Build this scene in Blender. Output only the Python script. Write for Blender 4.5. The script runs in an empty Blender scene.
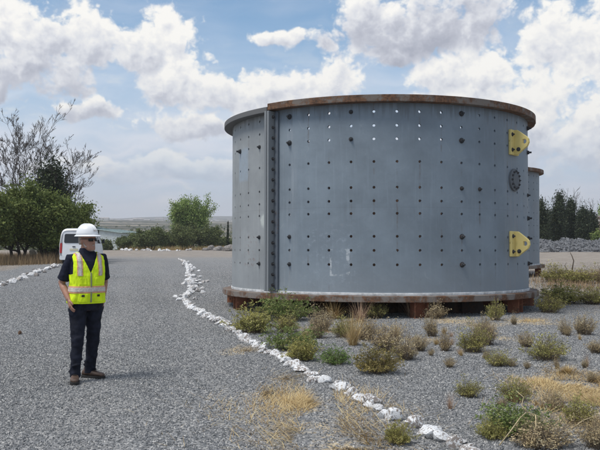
import bpy, math, random
import numpy as np
from mathutils import Vector, Matrix, Euler, Quaternion, noise as mnoise

R_ = math.radians
sc = bpy.context.scene
col = sc.collection
rnd = random.Random(7)

# ------------------------------------------------------------------ camera
CAM_H, F, HZ = 1.65, 800.0, 238.0           # metres, focal length in photo pixels, ground horizon row
PITCH = math.atan((HZ - 225.0) / F)
cam = bpy.data.cameras.new('camera')
cam_o = bpy.data.objects.new('camera', cam); col.objects.link(cam_o)
cam_o.location = (0, 0, CAM_H)
cam_o.rotation_euler = (math.pi / 2 + PITCH, 0, 0)
cam.sensor_width = 36.0; cam.lens = 36.0 * F / 600.0
cam.clip_start = 0.1; cam.clip_end = 20000
sc.camera = cam_o

# ------------------------------------------------------------------ sky, sun, exposure
SUN_EL, SUN_AZ = 62.0, -120.0               # azimuth clockwise from +Y (the view direction)
SKY_STRENGTH = 0.1
CLOUD_GAIN = 1.0
sc.view_settings.view_transform = 'Standard'
sc.view_settings.look = 'None'
sc.view_settings.exposure = 0.5
sc.view_settings.gamma = 1.0
sc.view_settings.use_curve_mapping = False
sc.cycles.use_denoising = True
sc.cycles.max_bounces = 6
sc.cycles.volume_bounces = 0
sc.cycles.sample_clamp_indirect = 6.0

world = bpy.data.worlds.new('World'); sc.world = world
world.use_nodes = True


class NT:
    """small helper to write node trees"""
    def __init__(s, tree):
        s.t = tree; s.n = tree.nodes; s.l = tree.links
    def node(s, kind, **kw):
        n = s.n.new(kind)
        for k, v in kw.items():
            setattr(n, k, v)
        return n
    def put(s, sock, v):
        if v is None: return
        if isinstance(v, bpy.types.NodeSocket): s.l.new(v, sock)
        else:
            if sock.type == 'RGBA' and len(v) == 3: v = (*v, 1)
            sock.default_value = v
    def math(s, op, a, b=None, c=None, clamp=False):
        n = s.node('ShaderNodeMath', operation=op, use_clamp=clamp)
        s.put(n.inputs[0], a); s.put(n.inputs[1], b); s.put(n.inputs[2], c)
        return n.outputs[0]
    def vmath(s, op, a, b=None, scale=None):
        n = s.node('ShaderNodeVectorMath', operation=op)
        s.put(n.inputs[0], a)
        if b is not None: s.put(n.inputs[1], b)
        if scale is not None: s.put(n.inputs['Scale'], scale)
        return n.outputs['Value'] if op in ('LENGTH', 'DISTANCE', 'DOT_PRODUCT') else n.outputs[0]
    def mix(s, f, a, b, kind='MIX'):
        n = s.node('ShaderNodeMix', data_type='RGBA', blend_type=kind, clamp_factor=True)
        s.put(n.inputs[0], f); s.put(n.inputs[6], a); s.put(n.inputs[7], b)
        return n.outputs[2]
    def fmix(s, f, a, b):
        n = s.node('ShaderNodeMix', data_type='FLOAT')
        s.put(n.inputs[0], f); s.put(n.inputs[2], a); s.put(n.inputs[3], b)
        return n.outputs[0]
    def step(s, v, lo, hi, a=0.0, b=1.0):
        n = s.node('ShaderNodeMapRange', interpolation_type='SMOOTHSTEP')
        s.put(n.inputs[0], v); s.put(n.inputs[1], lo); s.put(n.inputs[2], hi); s.put(n.inputs[3], a); s.put(n.inputs[4], b)
        return n.outputs[0]
    def noise(s, vec, scale, detail=4, rough=0.55, dist=0.0, out=0):
        n = s.node('ShaderNodeTexNoise')
        s.put(n.inputs['Vector'], vec); s.put(n.inputs['Scale'], scale)
        n.inputs['Detail'].default_value = detail; n.inputs['Roughness'].default_value = rough
        n.inputs['Distortion'].default_value = dist
        return n.outputs[out]
    def voro(s, vec, scale, feature='F1', out='Distance', rand=1.0):
        n = s.node('ShaderNodeTexVoronoi', feature=feature)
        s.put(n.inputs['Vector'], vec); s.put(n.inputs['Scale'], scale)
        n.inputs['Randomness'].default_value = rand
        return n.outputs[out]
    def ramp(s, f, stops):
        n = s.node('ShaderNodeValToRGB')
        cr = n.color_ramp
        while len(cr.elements) < len(stops): cr.elements.new(0.5)
        for e, (p, c) in zip(cr.elements, stops):
            e.position = p; e.color = (*c, 1) if len(c) == 3 else c
        s.put(n.inputs[0], f)
        return n.outputs[0]
    def coord(s, which='Object'):
        return s.node('ShaderNodeTexCoord').outputs[which]
    def attr(s, name, out='Fac'):
        n = s.node('ShaderNodeAttribute'); n.attribute_name = name
        return n.outputs[out]
    def map(s, vec, scale=(1, 1, 1), loc=(0, 0, 0)):
        n = s.node('ShaderNodeMapping')
        s.put(n.inputs[0], vec); n.inputs['Scale'].default_value = scale; n.inputs['Location'].default_value = loc
        return n.outputs[0]
    def sep(s, vec):
        n = s.node('ShaderNodeSeparateXYZ'); s.put(n.inputs[0], vec)
        return n.outputs
    def comb(s, x, y, z):
        n = s.node('ShaderNodeCombineXYZ')
        s.put(n.inputs[0], x); s.put(n.inputs[1], y); s.put(n.inputs[2], z)
        return n.outputs[0]


def build_world():
    T = NT(world.node_tree); T.n.clear()
    out = T.node('ShaderNodeOutputWorld'); bg = T.node('ShaderNodeBackground')
    T.l.new(bg.outputs[0], out.inputs[0])
    sky = T.node('ShaderNodeTexSky')
    sky.sky_type = 'NISHITA'; sky.sun_disc = False
    sky.sun_elevation = R_(SUN_EL); sky.sun_rotation = R_(SUN_AZ)
    sky.altitude = 1200; sky.air_density = 1.0; sky.dust_density = 1.0; sky.ozone_density = 1.4
    d = T.coord('Generated')
    P = T.vmath('SCALE', d, scale=8.0)         # one unit = 100 photo pixels in the view direction
    x, y, z = T.sep(P)
    front = T.step(y, 0.5, 3.0)
    warp = T.noise(P, 1.1, 3, 0.5, out=1)
    wv = T.vmath('SCALE', T.vmath('SUBTRACT', warp, (0.5, 0.5, 0.5)), scale=0.55)
    PW = T.vmath('ADD', P, wv)
    xw, yw, zw = T.sep(PW)
    # cumulus banks: (px, py, half width, height above, depth below, grey level)
    banks = [
        (58, 44, 100, 44, 40, 0.02), (150, 56, 72, 52, 36, 0.10), (198, 92, 90, 30, 20, 0.12), (6, 20, 36, 34, 40, 0.1), (20, 75, 75, 30, 28, -0.05),
        (425, 36, 98, 44, 32, -0.30), (372, 30, 48, 44, 30, -0.02),
        (290, 92, 110, 36, 46, 0.12), (345, 72, 46, 24, 40, 0.14),
        (520, 105, 92, 52, 80, 0.16), (585, 40, 76, 52, 44, 0.08), (470, 80, 66, 40, 46, 0.12), (600, 130, 80, 70, 60, 0.10),
        (90, 118, 44, 14, 12, -0.02), (205, 132, 90, 16, 16, 0.02), (150, 172, 130, 16, 12, 0.0), (275, 35, 30, 9, 7, 0.1),
    ]
    ws = gs = fm = None
    for (bx, by, w, hu, hd, grey) in banks:
        c = Vector(((bx - 300) / F, 1.0, (HZ - by) / F)).normalized() * 8.0
        dx = T.math('MULTIPLY', T.math('SUBTRACT', xw, c.x), 100.0 / w)
        dz = T.math('SUBTRACT', zw, c.z)
        up = T.math('MULTIPLY', T.math('MAXIMUM', dz, 0.0), 100.0 / hu)
        dn = T.math('MULTIPLY', T.math('MINIMUM', dz, 0.0), 100.0 / hd)
        dd = T.math('ADD', up, dn)
        r = T.math('SQRT', T.math('ADD', T.math('MULTIPLY', dx, dx), T.math('MULTIPLY', dd, dd)))
        f = T.math('SUBTRACT', 1.0, r)
        wgt = T.math('POWER', T.math('MAXIMUM', T.math('ADD', f, 0.5), 0.001), 3.0)
        g = T.math('MULTIPLY', T.math('MULTIPLY_ADD', dd, 0.42, grey), wgt)
        if ws is None: ws, gs, fm = wgt, g, f
        else:
            ws = T.math('ADD', ws, wgt); gs = T.math('ADD', gs, g)
            fm = T.math('SMOOTH_MAX', fm, f, 0.25)
    grad = T.math('DIVIDE', gs, T.math('ADD', ws, 0.001))
    low = T.noise(T.map(P, (0.42, 0.42, 0.75)), 1.0, 3, 0.5)
    inframe = T.math('MULTIPLY', front, T.math('MULTIPLY', T.step(T.math('ABSOLUTE', x), 3.0, 4.2, 1, 0), T.step(z, 2.4, 3.6, 1, 0)))
    wild = T.math('MULTIPLY_ADD', low, 3.6, -1.75)
    base = T.fmix(inframe, wild, fm)
    def detail(v):
        a = T.noise(T.map(v, (1, 1, 1.35)), 2.1, 7, 0.60, 0.25)
        vw = T.vmath('ADD', v, T.vmath('SCALE', T.noise(v, 5.0, 3, 0.6, out=1), scale=0.20))
        b = T.voro(vw, 3.4); c = T.voro(vw, 8.0); e = T.voro(vw, 18.0)
        bil = T.math('ADD', T.math('MULTIPLY', T.math('SUBTRACT', 0.42, b), 0.62), T.math('ADD', T.math('MULTIPLY', T.math('SUBTRACT', 0.42, c), 0.36), T.math('MULTIPLY', T.math('SUBTRACT', 0.42, e), 0.20)))
        return T.math('ADD', T.math('MULTIPLY', T.math('SUBTRACT', a, 0.5), 1.9), bil)
    d0 = detail(P)
    d1 = detail(T.vmath('ADD', P, (-0.05, 0.0, 0.085)))
    dens = T.math('ADD', T.math('ADD', base, 0.05), d0)
    alpha = T.step(dens, -0.02, 0.34)
    relief = T.math('SUBTRACT', d0, d1)
    thick = T.step(dens, 0.1, 1.3)
    lit = T.math('ADD', T.math('MULTIPLY_ADD', relief, 0.58, 0.62), T.math('MULTIPLY', grad, inframe))
    lit = T.math('SUBTRACT', lit, T.math('MULTIPLY', thick, 0.12))
    lit = T.math('ADD', lit, T.math('MULTIPLY', T.step(dens, 0.55, 0.1), 0.10))
    ccol = T.ramp(lit, [(0.12, (0.30, 0.315, 0.375)), (0.40, (0.42, 0.435, 0.49)), (0.60, (0.57, 0.58, 0.61)), (0.86, (0.75, 0.735, 0.70))])
    # far layer of thin cloud and dust towards the horizon, the same all round
    zz = T.math('ABSOLUTE', T.sep(d)[2])
    streak = T.noise(T.map(PW, (0.55, 0.55, 3.0)), 1.5, 5, 0.55)
    veil = T.math('ADD', T.step(zz, 0.06, 0.285, 0.97, 0.14), T.math('MULTIPLY', T.math('SUBTRACT', streak, 0.5), 0.6))
    puff = T.noise(T.map(P, (1.3, 1.3, 2.6)), 1.4, 7, 0.6, 0.3)
    vtone = T.mix(T.step(streak, 0.36, 0.66), (0.42, 0.48, 0.585), (0.56, 0.585, 0.65))
    vtone = T.mix(T.math('MULTIPLY', T.step(puff, 0.56, 0.70), T.step(zz, 0.02, 0.07)), vtone, (0.66, 0.645, 0.635))
    vtone = T.mix(T.step(zz, 0.0, 0.08, 0.75, 0.0), vtone, (0.575, 0.605, 0.675))
    blue = T.mix(1.0, sky.outputs[0], (SKY_STRENGTH * 0.84, SKY_STRENGTH * 1.04, SKY_STRENGTH * 1.05), 'MULTIPLY')
    c1 = T.mix(T.math('MINIMUM', T.math('MAXIMUM', veil, 0.0), 1.0), blue, vtone)
    alpha2 = T.math('MULTIPLY', alpha, T.step(zz, 0.05, 0.15, 0.25, 1.0))
    c2 = T.mix(alpha2, c1, ccol)
    T.l.new(c2, bg.inputs[0]); bg.inputs[1].default_value = 1.0
    return bg


bg_node = build_world()
sun = bpy.data.lights.new('sun', 'SUN'); sun.energy = 2.2; sun.angle = R_(22); sun.color = (1.0, 0.95, 0.88)
sun_o = bpy.data.objects.new('sun', sun); col.objects.link(sun_o)
sd = Vector((math.sin(R_(SUN_AZ)) * math.cos(R_(SUN_EL)), math.cos(R_(SUN_AZ)) * math.cos(R_(SUN_EL)), math.sin(R_(SUN_EL))))
sun_o.rotation_euler = sd.to_track_quat('Z', 'Y').to_euler()
sun_o.location = (0, 0, 60)

# ------------------------------------------------------------------ helpers
def ground_h(x, y):
    """height of the terrain"""
    h = 0.0
    if 0 < y < 130:
        k = min(1.0, max(0.0, (y - 3) / 6)) * min(1, (130 - y) / 40)
        h += 0.03 * k * (math.sin(x * 0.9 + y * 0.31) + math.sin(x * 0.37 - y * 0.53 + 1.3)) * 0.5
    if y > 105:
        t = min(1.0, (y - 105) / 80.0)
        h -= 2.4 * t * t * (3 - 2 * t)
    if y > 200:
        h += (y - 200) * 0.0262
    if y > 400:
        h += 2.5 * math.sin(x * 0.006 + y * 0.003) * min(1, (y - 400) / 800) + 2.0 * math.sin(x * 0.017 - y * 0.011) * min(1, (y - 400) / 800)
    return h


def ray(px, py):
    v = Vector(((px - 300) / F, (225 - py) / F, -1.0))
    v.rotate(cam_o.rotation_euler)
    return v


def G(px, py):
    """point on the flat ground that the photo shows at this pixel"""
    v = ray(px, py)
    t = CAM_H / max(1e-4, -v.z)
    return Vector((v.x * t, v.y * t, 0.0))


def at(px, depth):
    """ground point under a photo column at a given distance"""
    x = (px - 300) / F * depth
    return Vector((x, depth, ground_h(x, depth)))


def on_ground(p):
    return Vector((p.x, p.y, ground_h(p.x, p.y)))


def empty(name, loc=(0, 0, 0), rz=0.0):
    o = bpy.data.objects.new(name, None); col.objects.link(o)
    o.location = loc; o.rotation_euler = (0, 0, rz); o.empty_display_size = 0.2
    return o


def tag(o, label=None, cat=None, group=None, kind=None):
    if label: o['label'] = label
    if cat: o['category'] = cat
    if group: o['group'] = group
    if kind: o['kind'] = kind
    return o


def copy_tree(o, parent=None):
    c = o.copy(); col.objects.link(c)
    if parent: c.parent = parent
    for ch in o.children: copy_tree(ch, c)
    return c


class MB:
    def __init__(s):
        s.v = []; s.f = []; s.uv = None
    def add(s, verts, faces):
        b = len(s.v)
        s.v += [tuple(v) for v in verts]
        s.f += [tuple(b + i for i in f) for f in faces]
    def box(s, c, size, rot=None):
        cx, cy, cz = c; a, b, d = size[0] / 2, size[1] / 2, size[2] / 2
        vs = [Vector((x, y, z)) for x in (-a, a) for y in (-b, b) for z in (-d, d)]
        if rot is not None:
            vs = [rot @ v for v in vs]
        vs = [v + Vector(c) for v in vs]
        s.add(vs, [(0, 1, 3, 2), (4, 6, 7, 5), (0, 4, 5, 1), (2, 3, 7, 6), (0, 2, 6, 4), (1, 5, 7, 3)])
    def tube(s, pts, rad, n=6, cap=True):
        pts = [Vector(p) for p in pts]
        if not hasattr(rad, '__len__'): rad = [rad] * len(pts)
        rings = []
        ref = None
        for i, p in enumerate(pts):
            t = (pts[min(i + 1, len(pts) - 1)] - pts[max(i - 1, 0)])
            t = t.normalized() if t.length > 1e-9 else Vector((0, 0, 1))
            if ref is None:
                ref = t.orthogonal().normalized()
            ref = (ref - t * ref.dot(t))
            ref = ref.normalized() if ref.length > 1e-6 else t.orthogonal().normalized()
            b = t.cross(ref)
            rings.append([p + (ref * math.cos(2 * math.pi * k / n) + b * math.sin(2 * math.pi * k / n)) * rad[i] for k in range(n)])
        s.loft(rings, cap)
    def loft(s, rings, cap=True):
        n = len(rings[0]); b = len(s.v)
        for r in rings: s.v += [tuple(v) for v in r]
        for i in range(len(rings) - 1):
            for k in range(n):
                a = b + i * n + k; c = b + i * n + (k + 1) % n
                s.f.append((a, c, c + n, a + n))
        if cap:
            s.f.append(tuple(b + k for k in range(n))[::-1])
            s.f.append(tuple(b + (len(rings) - 1) * n + k for k in range(n)))
    def lathe(s, prof, c=(0, 0, 0), n=24, axis=None):
        """profile of (radius, height) about an axis"""
        q = Vector((0, 0, 1)).rotation_difference(Vector(axis)) if axis is not None else Quaternion()
        rings = []
        for r, h in prof:
            rings.append([Vector(c) + q @ Vector((r * math.cos(2 * math.pi * k / n), r * math.sin(2 * math.pi * k / n), h)) for k in range(n)])
        s.loft(rings, True)
    def mesh(s, name, smooth=False):
        me = bpy.data.meshes.new(name)
        me.from_pydata(s.v, [], s.f)
        if smooth:
            me.polygons.foreach_set('use_smooth', [True] * len(me.polygons))
        me.update()
        return me
    def build(s, name, mat, parent=None, smooth=False, loc=None):
        return link(name, s.mesh(name, smooth), mat, parent, loc)


def link(name, me, mat=None, parent=None, loc=None, rot=None):
    o = bpy.data.objects.new(name, me); col.objects.link(o)
    if mat is not None and not me.materials: me.materials.append(mat)
    if parent is not None: o.parent = parent
    if loc is not None: o.location = loc
    if rot is not None: o.rotation_euler = rot
    return o


def auto_smooth(me, angle=40):
    """smooth faces, sharp where the surface folds"""
    me.polygons.foreach_set('use_smooth', [True] * len(me.polygons))
    me.set_sharp_from_angle(angle=R_(angle))


def bevel(o, w, seg=2, angle=35):
    m = o.modifiers.new('edge', 'BEVEL'); m.width = w; m.segments = seg; m.limit_method = 'ANGLE'; m.angle_limit = R_(angle)
    return o


def np_mesh(name, verts, faces, tint=None, n_per=4):
    """mesh from numpy arrays; faces is (n, k)"""
    me = bpy.data.meshes.new(name)
    verts = np.asarray(verts, np.float32); faces = np.asarray(faces, np.int32)
    k = faces.shape[1]
    me.vertices.add(len(verts)); me.vertices.foreach_set('co', verts.ravel())
    me.loops.add(faces.size); me.loops.foreach_set('vertex_index', faces.ravel())
    me.polygons.add(len(faces)); me.polygons.foreach_set('loop_start', np.arange(0, faces.size, k, dtype=np.int32))
    if tint is not None:
        a = me.attributes.new('tint', 'FLOAT', 'FACE'); a.data.foreach_set('value', np.asarray(tint, np.float32))
    me.update(calc_edges=True)
    return me


def remeshed(name, mb, voxel, smooth_iter=3, mat=None, parent=None, extra=None):
    """fuse overlapping lofts into one continuous skin"""
    me = mb.mesh(name)
    o = bpy.data.objects.new(name, me); col.objects.link(o)
    m = o.modifiers.new('fuse', 'REMESH'); m.mode = 'VOXEL'; m.voxel_size = voxel; m.use_smooth_shade = True
    if smooth_iter:
        m2 = o.modifiers.new('soft', 'SMOOTH'); m2.factor = 0.5; m2.iterations = smooth_iter
    dg = bpy.context.evaluated_depsgraph_get()
    new = bpy.data.meshes.new_from_object(o.evaluated_get(dg))
    bpy.data.objects.remove(o)
    if extra: extra(new)
    new.polygons.foreach_set('use_smooth', [True] * len(new.polygons))
    return link(name, new, mat, parent)


# ------------------------------------------------------------------ materials
MATS = {}
def new_mat(name):
    m = bpy.data.materials.new(name); m.use_nodes = True
    T = NT(m.node_tree); T.n.clear()
    out = T.node('ShaderNodeOutputMaterial'); b = T.node('ShaderNodeBsdfPrincipled')
    T.l.new(b.outputs[0], out.inputs[0])
    MATS[name] = m
    return m, T, b, out


def bump(T, b, h, strength=0.3, dist=0.01):
    n = T.node('ShaderNodeBump'); n.inputs['Strength'].default_value = strength; n.inputs['Distance'].default_value = dist
    T.put(n.inputs['Height'], h); T.l.new(n.outputs[0], b.inputs['Normal'])


def simple(name, c, rough=0.6, metal=0.0, var=0.25, scale=8.0, bumps=0.15, spec=0.5):
    m, T, b, _ = new_mat(name)
    n = T.noise(T.coord(), scale, 5, 0.6)
    dark = tuple(v * (1 - var) for v in c); light = tuple(min(1, v * (1 + var)) for v in c)
    T.put(b.inputs['Base Color'], T.mix(T.step(n, 0.3, 0.7), dark, light))
    b.inputs['Roughness'].default_value = rough; b.inputs['Metallic'].default_value = metal
    b.inputs['Specular IOR Level'].default_value = spec
    if bumps: bump(T, b, n, bumps, 0.01)
    return m


def leafy(name, cols, rough=0.55, trans=0.25):
    m, T, b, out = new_mat(name)
    t = T.attr('tint')
    n = len(cols)
    c = T.ramp(t, [(i / max(1, n - 1), cc) for i, cc in enumerate(cols)])
    oi = T.node('ShaderNodeObjectInfo')
    c = T.mix(T.math('MULTIPLY', oi.outputs['Random'], 0.25), c, T.mix(1.0, c, (0.75, 0.62, 0.45), 'MULTIPLY'))
    T.put(b.inputs['Base Color'], c); b.inputs['Roughness'].default_value = rough
    b.inputs['Specular IOR Level'].default_value = 0.2
    if trans:
        tr = T.node('ShaderNodeBsdfTranslucent'); T.put(tr.inputs[0], c)
        mx = T.node('ShaderNodeMixShader'); mx.inputs[0].default_value = trans
        T.l.new(b.outputs[0], mx.inputs[1]); T.l.new(tr.outputs[0], mx.inputs[2]); T.l.new(mx.outputs[0], out.inputs[0])
    return m


def gravel_colour(T, rnd_val):
    return T.ramp(rnd_val, [(0.0, (0.10, 0.105, 0.11)), (0.3, (0.165, 0.172, 0.18)), (0.62, (0.24, 0.242, 0.245)), (0.88, (0.34, 0.337, 0.33)), (1.0, (0.52, 0.51, 0.485))])


def make_materials():
    # ---- ground sheet: gravel, with soil and straw where the attributes say, and the far plain
    m, T, b, _ = new_mat('ground')
    o = T.coord('Object')
    x, y, z = T.sep(o)
    cellc = T.voro(o, 38.0, 'F1', 'Color'); celld = T.voro(o, 38.0, 'F1', 'Distance')
    cr = T.sep(cellc)
    g1 = gravel_colour(T, cr[0])
    big = T.noise(o, 0.35, 4, 0.6); mid = T.noise(o, 2.2, 4, 0.6); fine = T.noise(o, 14.0, 4, 0.65)
    g1 = T.mix(T.step(big, 0.40, 0.66, 0.0, 0.34), g1, (0.25, 0.24, 0.225))
    g1 = T.mix(T.step(mid, 0.55, 0.75, 0.0, 0.25), g1, (0.21, 0.19, 0.165))
    tr_ = T.math('MULTIPLY', T.attr('track'), T.step(mid, 0.32, 0.6, 0.25, 0.75))
    g1 = T.mix(tr_, g1, T.mix(fine, (0.20, 0.195, 0.19), (0.31, 0.305, 0.295)))
    soil = T.mix(T.step(fine, 0.3, 0.7), (0.19, 0.16, 0.13), (0.32, 0.27, 0.22))
    soil = T.mix(T.step(T.noise(o, 0.8, 4, 0.6), 0.45, 0.7), soil, (0.36, 0.315, 0.265))
    soil = T.mix(T.step(cr[1], 0.80, 0.83, 0.0, 0.7), soil, g1)
    dirt = T.attr('dirt'); edge = T.math('ADD', T.math('MULTIPLY', T.math('SUBTRACT', mid, 0.5), 0.9), T.math('MULTIPLY', T.math('SUBTRACT', fine, 0.5), 0.9))
    df = T.step(T.math('ADD', dirt, edge), 0.35, 0.65)
    c = T.mix(df, g1, soil)
    straw = T.attr('straw')
    sf = T.step(T.math('ADD', straw, T.math('MULTIPLY', edge, 1.3)), 0.45, 0.78)
    stn = T.noise(T.map(o, (30, 9, 1)), 1.5, 4, 0.7)
    scol = T.mix(T.step(stn, 0.35, 0.65), (0.32, 0.245, 0.145), (0.66, 0.54, 0.35))
    c = T.mix(T.math('MULTIPLY', sf, 0.8), c, scol)
    # the plain beyond the yard: dry soil speckled with scrub
    far = T.attr('far')
    sp = T.noise(o, 0.10, 6, 0.7); sp2 = T.noise(T.map(o, (0.5, 1.6, 1)), 0.008, 5, 0.6)
    plain = T.mix(T.step(sp2, 0.40, 0.60), (0.11, 0.10, 0.075), (0.31, 0.265, 0.205))
    plain = T.mix(T.step(T.math('ADD', sp, T.math('MULTIPLY', T.math('SUBTRACT', T.noise(T.map(o, (0.6, 1.4, 1)), 0.02, 4, 0.7), 0.5), 0.8)), 0.46, 0.53), plain, (0.05, 0.055, 0.033))
    c = T.mix(far, c, plain)
    T.put(b.inputs['Base Color'], c)
    b.inputs['Roughness'].default_value = 0.9; b.inputs['Specular IOR Level'].default_value = 0.2
    hh = T.math('ADD', T.math('MULTIPLY', T.step(celld, 0.0, 0.55, 1.0, 0.0), T.math('SUBTRACT', 1.0, df)), T.math('MULTIPLY', fine, 0.7))
    bump(T, b, hh, 0.9, 0.012)
    # ---- loose gravel stones
    m, T, b, _ = new_mat('gravel_stone')
    oi = T.node('ShaderNodeObjectInfo')
    c = gravel_colour(T, oi.outputs['Random'])
    n = T.noise(T.coord(), 3.0, 3)
    c = T.mix(T.step(n, 0.3, 0.7, 0.0, 0.3), c, T.mix(1.0, c, (1.25, 1.2, 1.1), 'MULTIPLY'))
    T.put(b.inputs['Base Color'], c); b.inputs['Roughness'].default_value = 0.85; b.inputs['Specular IOR Level'].default_value = 0.3
    # ---- whitewashed stones
    m, T, b, _ = new_mat('whitewash')
    oi = T.node('ShaderNodeObjectInfo')
    o = T.vmath('ADD', T.coord(), T.vmath('SCALE', T.comb(oi.outputs['Random'], oi.outputs['Random'], 0.0), scale=37.0))
    n = T.noise(o, 7.0, 6, 0.65); n2 = T.noise(o, 22.0, 4, 0.7)
    wear = T.step(T.math('ADD', T.math('ADD', n, T.math('MULTIPLY', T.math('SUBTRACT', n2, 0.5), 0.5)), T.math('MULTIPLY', oi.outputs['Random'], 0.13)), 0.56, 0.63)
    zc = T.sep(T.node('ShaderNodeNewGeometry').outputs['Position'])[2]
    wear = T.math('MAXIMUM', wear, T.math('MULTIPLY', T.step(zc, 0.03, 0.0), T.step(n2, 0.40, 0.6)))
    c = T.mix(T.step(n2, 0.35, 0.7), (0.80, 0.80, 0.79), (0.62, 0.63, 0.65))
    c = T.mix(wear, c, T.mix(n2, (0.12, 0.105, 0.10), (0.36, 0.31, 0.27)))
    T.put(b.inputs['Base Color'], c); b.inputs['Roughness'].default_value = 0.8
    bump(T, b, T.math('ADD', n, T.math('MULTIPLY', n2, 0.5)), 0.5, 0.02)
    m = simple('bare_rock', (0.22, 0.20, 0.185), 0.9, 0, 0.45, 9, 0.6)
    m = simple('pale_rock', (0.48, 0.42, 0.33), 0.9, 0, 0.35, 9, 0.6)
    m = simple('brown_clod', (0.13, 0.075, 0.045), 0.95, 0, 0.4, 20, 0.6)
    m = simple('rubble', (0.13, 0.133, 0.14), 0.9, 0, 0.5, 4, 0.5)
    # ---- shell plate: grey paint with chalk, stains, scuffs. UV = (arc metres, height)
    for name, base, left in (('shell_paint', (0.192, 0.232, 0.268), False), ('shell_paint_grey', (0.275, 0.29, 0.295), True)):
        m, T, b, _ = new_mat(name)
        uv = T.coord('UV'); u, v, _z = T.sep(uv)
        n = T.noise(uv, 0.9, 6, 0.62); n2 = T.noise(uv, 9.0, 5, 0.7); st = T.noise(T.map(uv, (7.0, 0.35, 1)), 1.6, 5, 0.65)
        st2 = T.noise(T.map(uv, (26.0, 0.6, 1)), 1.2, 4, 0.6)
        c = T.mix(T.step(n, 0.32, 0.68), tuple(k * 0.86 for k in base), tuple(k * 1.15 for k in base))
        c = T.mix(T.math('MULTIPLY', T.step(st, 0.52, 0.75), 0.35), c, tuple(k * 1.45 for k in base))
        c = T.mix(T.math('MULTIPLY', T.step(st2, 0.62, 0.78), 0.30), c, (0.10, 0.095, 0.09))
        c = T.mix(T.math('MULTIPLY', T.step(n2, 0.60, 0.74), 0.22), c, (0.36, 0.40, 0.44))
        # dust on the lowest part, shade under the flange painted in as dark streaks
        c = T.mix(T.math('MULTIPLY', T.step(T.math('ADD', v, T.math('MULTIPLY', n, 0.9)), 1.9, 0.9), 0.35), c, (0.29, 0.315, 0.335))
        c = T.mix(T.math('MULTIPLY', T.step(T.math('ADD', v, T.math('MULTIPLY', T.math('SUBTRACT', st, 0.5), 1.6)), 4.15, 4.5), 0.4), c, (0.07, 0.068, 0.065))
        rust = T.math('MULTIPLY', T.step(n2, 0.58, 0.70), T.step(T.noise(uv, 1.3, 3), 0.56, 0.72))
        c = T.mix(T.math('MULTIPLY', rust, 0.55), c, (0.16, 0.075, 0.04))
        # faint rust and dirt runs below the bolt holes, stronger in some columns than in others
        fr_ = T.math('ABSOLUTE', T.math('SUBTRACT', T.math('FRACT', T.math('MULTIPLY_ADD', T.math('ADD', u, T.math('MULTIPLY', T.math('SUBTRACT', T.noise(uv, 3.0, 2), 0.5), 0.03)), 1.0 / 0.47778, 0.66)), 0.5))
        run = T.math('MULTIPLY', T.step(fr_, 0.055, 0.008), T.step(T.noise(T.map(uv, (2.1, 0.9, 1)), 1.7, 4, 0.7), 0.50, 0.68))
        c = T.mix(T.math('MULTIPLY', run, 0.55), c, (0.13, 0.10, 0.085))
        scr = T.voro(T.vmath('ADD', uv, T.vmath('SCALE', T.noise(uv, 2.0, 2, out=1), scale=0.5)), 1.1, 'DISTANCE_TO_EDGE')
        c = T.mix(T.math('MULTIPLY', T.step(scr, 0.008, 0.002), T.step(n, 0.52, 0.62, 0.0, 0.18)), c, (0.42, 0.45, 0.48))
        def box_mask(u0, u1, v0, v1, soft=0.03):
            a = T.math('MULTIPLY', T.step(u, u0 - soft, u0 + soft), T.step(u, u1 - soft, u1 + soft, 1, 0))
            bb = T.math('MULTIPLY', T.step(v, v0 - soft, v0 + soft), T.step(v, v1 - soft, v1 + soft, 1, 0))
            return T.math('MULTIPLY', a, bb)
        if left:
            c = T.mix(T.math('MULTIPLY', box_mask(-4.0, -3.45, 3.0, 3.75, 0.05), T.step(n2, 0.25, 0.6, 0.3, 0.75)), c, (0.30, 0.36, 0.42))
            blot = T.vmath('LENGTH', T.vmath('MULTIPLY', T.vmath('SUBTRACT', uv, (-2.71, 2.06, 0)), (1.0, 1.25, 0)))
            c = T.mix(T.math('MULTIPLY', T.step(T.math('ADD', blot, T.math('MULTIPLY', T.math('SUBTRACT', n2, 0.5), 0.35)), 0.24, 0.13), 0.8), c, (0.52, 0.55, 0.52))
            red = T.math('MULTIPLY', T.step(n2, 0.54, 0.62), box_mask(-3.6, -3.1, 1.0, 1.75, 0.12))
            c = T.mix(T.math('MULTIPLY', red, 0.5), c, (0.19, 0.11, 0.09))
        else:
            fr = T.math('SUBTRACT', box_mask(-1.01, -0.58, 0.86, 1.42, 0.012), box_mask(-0.97, -0.66, 0.90, 1.37, 0.012))
            gap = T.step(T.noise(uv, 4.2, 4, 0.6), 0.46, 0.58)
            c = T.mix(T.math('MULTIPLY', T.math('MAXIMUM', fr, 0.0), T.math('MULTIPLY', gap, 0.75)), c, (0.55, 0.58, 0.60))
            c = T.mix(T.math('MULTIPLY', box_mask(-1.6, -0.5, 0.6, 1.9, 0.3), T.step(n2, 0.5, 0.68, 0.10, 0.45)), c, (0.34, 0.39, 0.45))
            c = T.mix(T.math('MULTIPLY', box_mask(-2.2, -1.8, 0.4, 4.0, 0.12), T.step(st, 0.45, 0.65, 0.1, 0.55)), c, (0.28, 0.31, 0.34))
            c = T.mix(T.math('MULTIPLY', box_mask(3.2, 3.9, 0.4, 4.3, 0.15), T.step(st, 0.45, 0.65, 0.05, 0.55)), c, (0.25, 0.25, 0.255))
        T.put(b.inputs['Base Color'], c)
        T.put(b.inputs['Roughness'], T.step(n, 0.3, 0.7, 0.50, 0.68)); b.inputs['Specular IOR Level'].default_value = 0.4
        bump(T, b, T.math('ADD', T.math('MULTIPLY', n, 1.4), T.math('MULTIPLY', n2, 0.25)), 0.25, 0.03)
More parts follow.
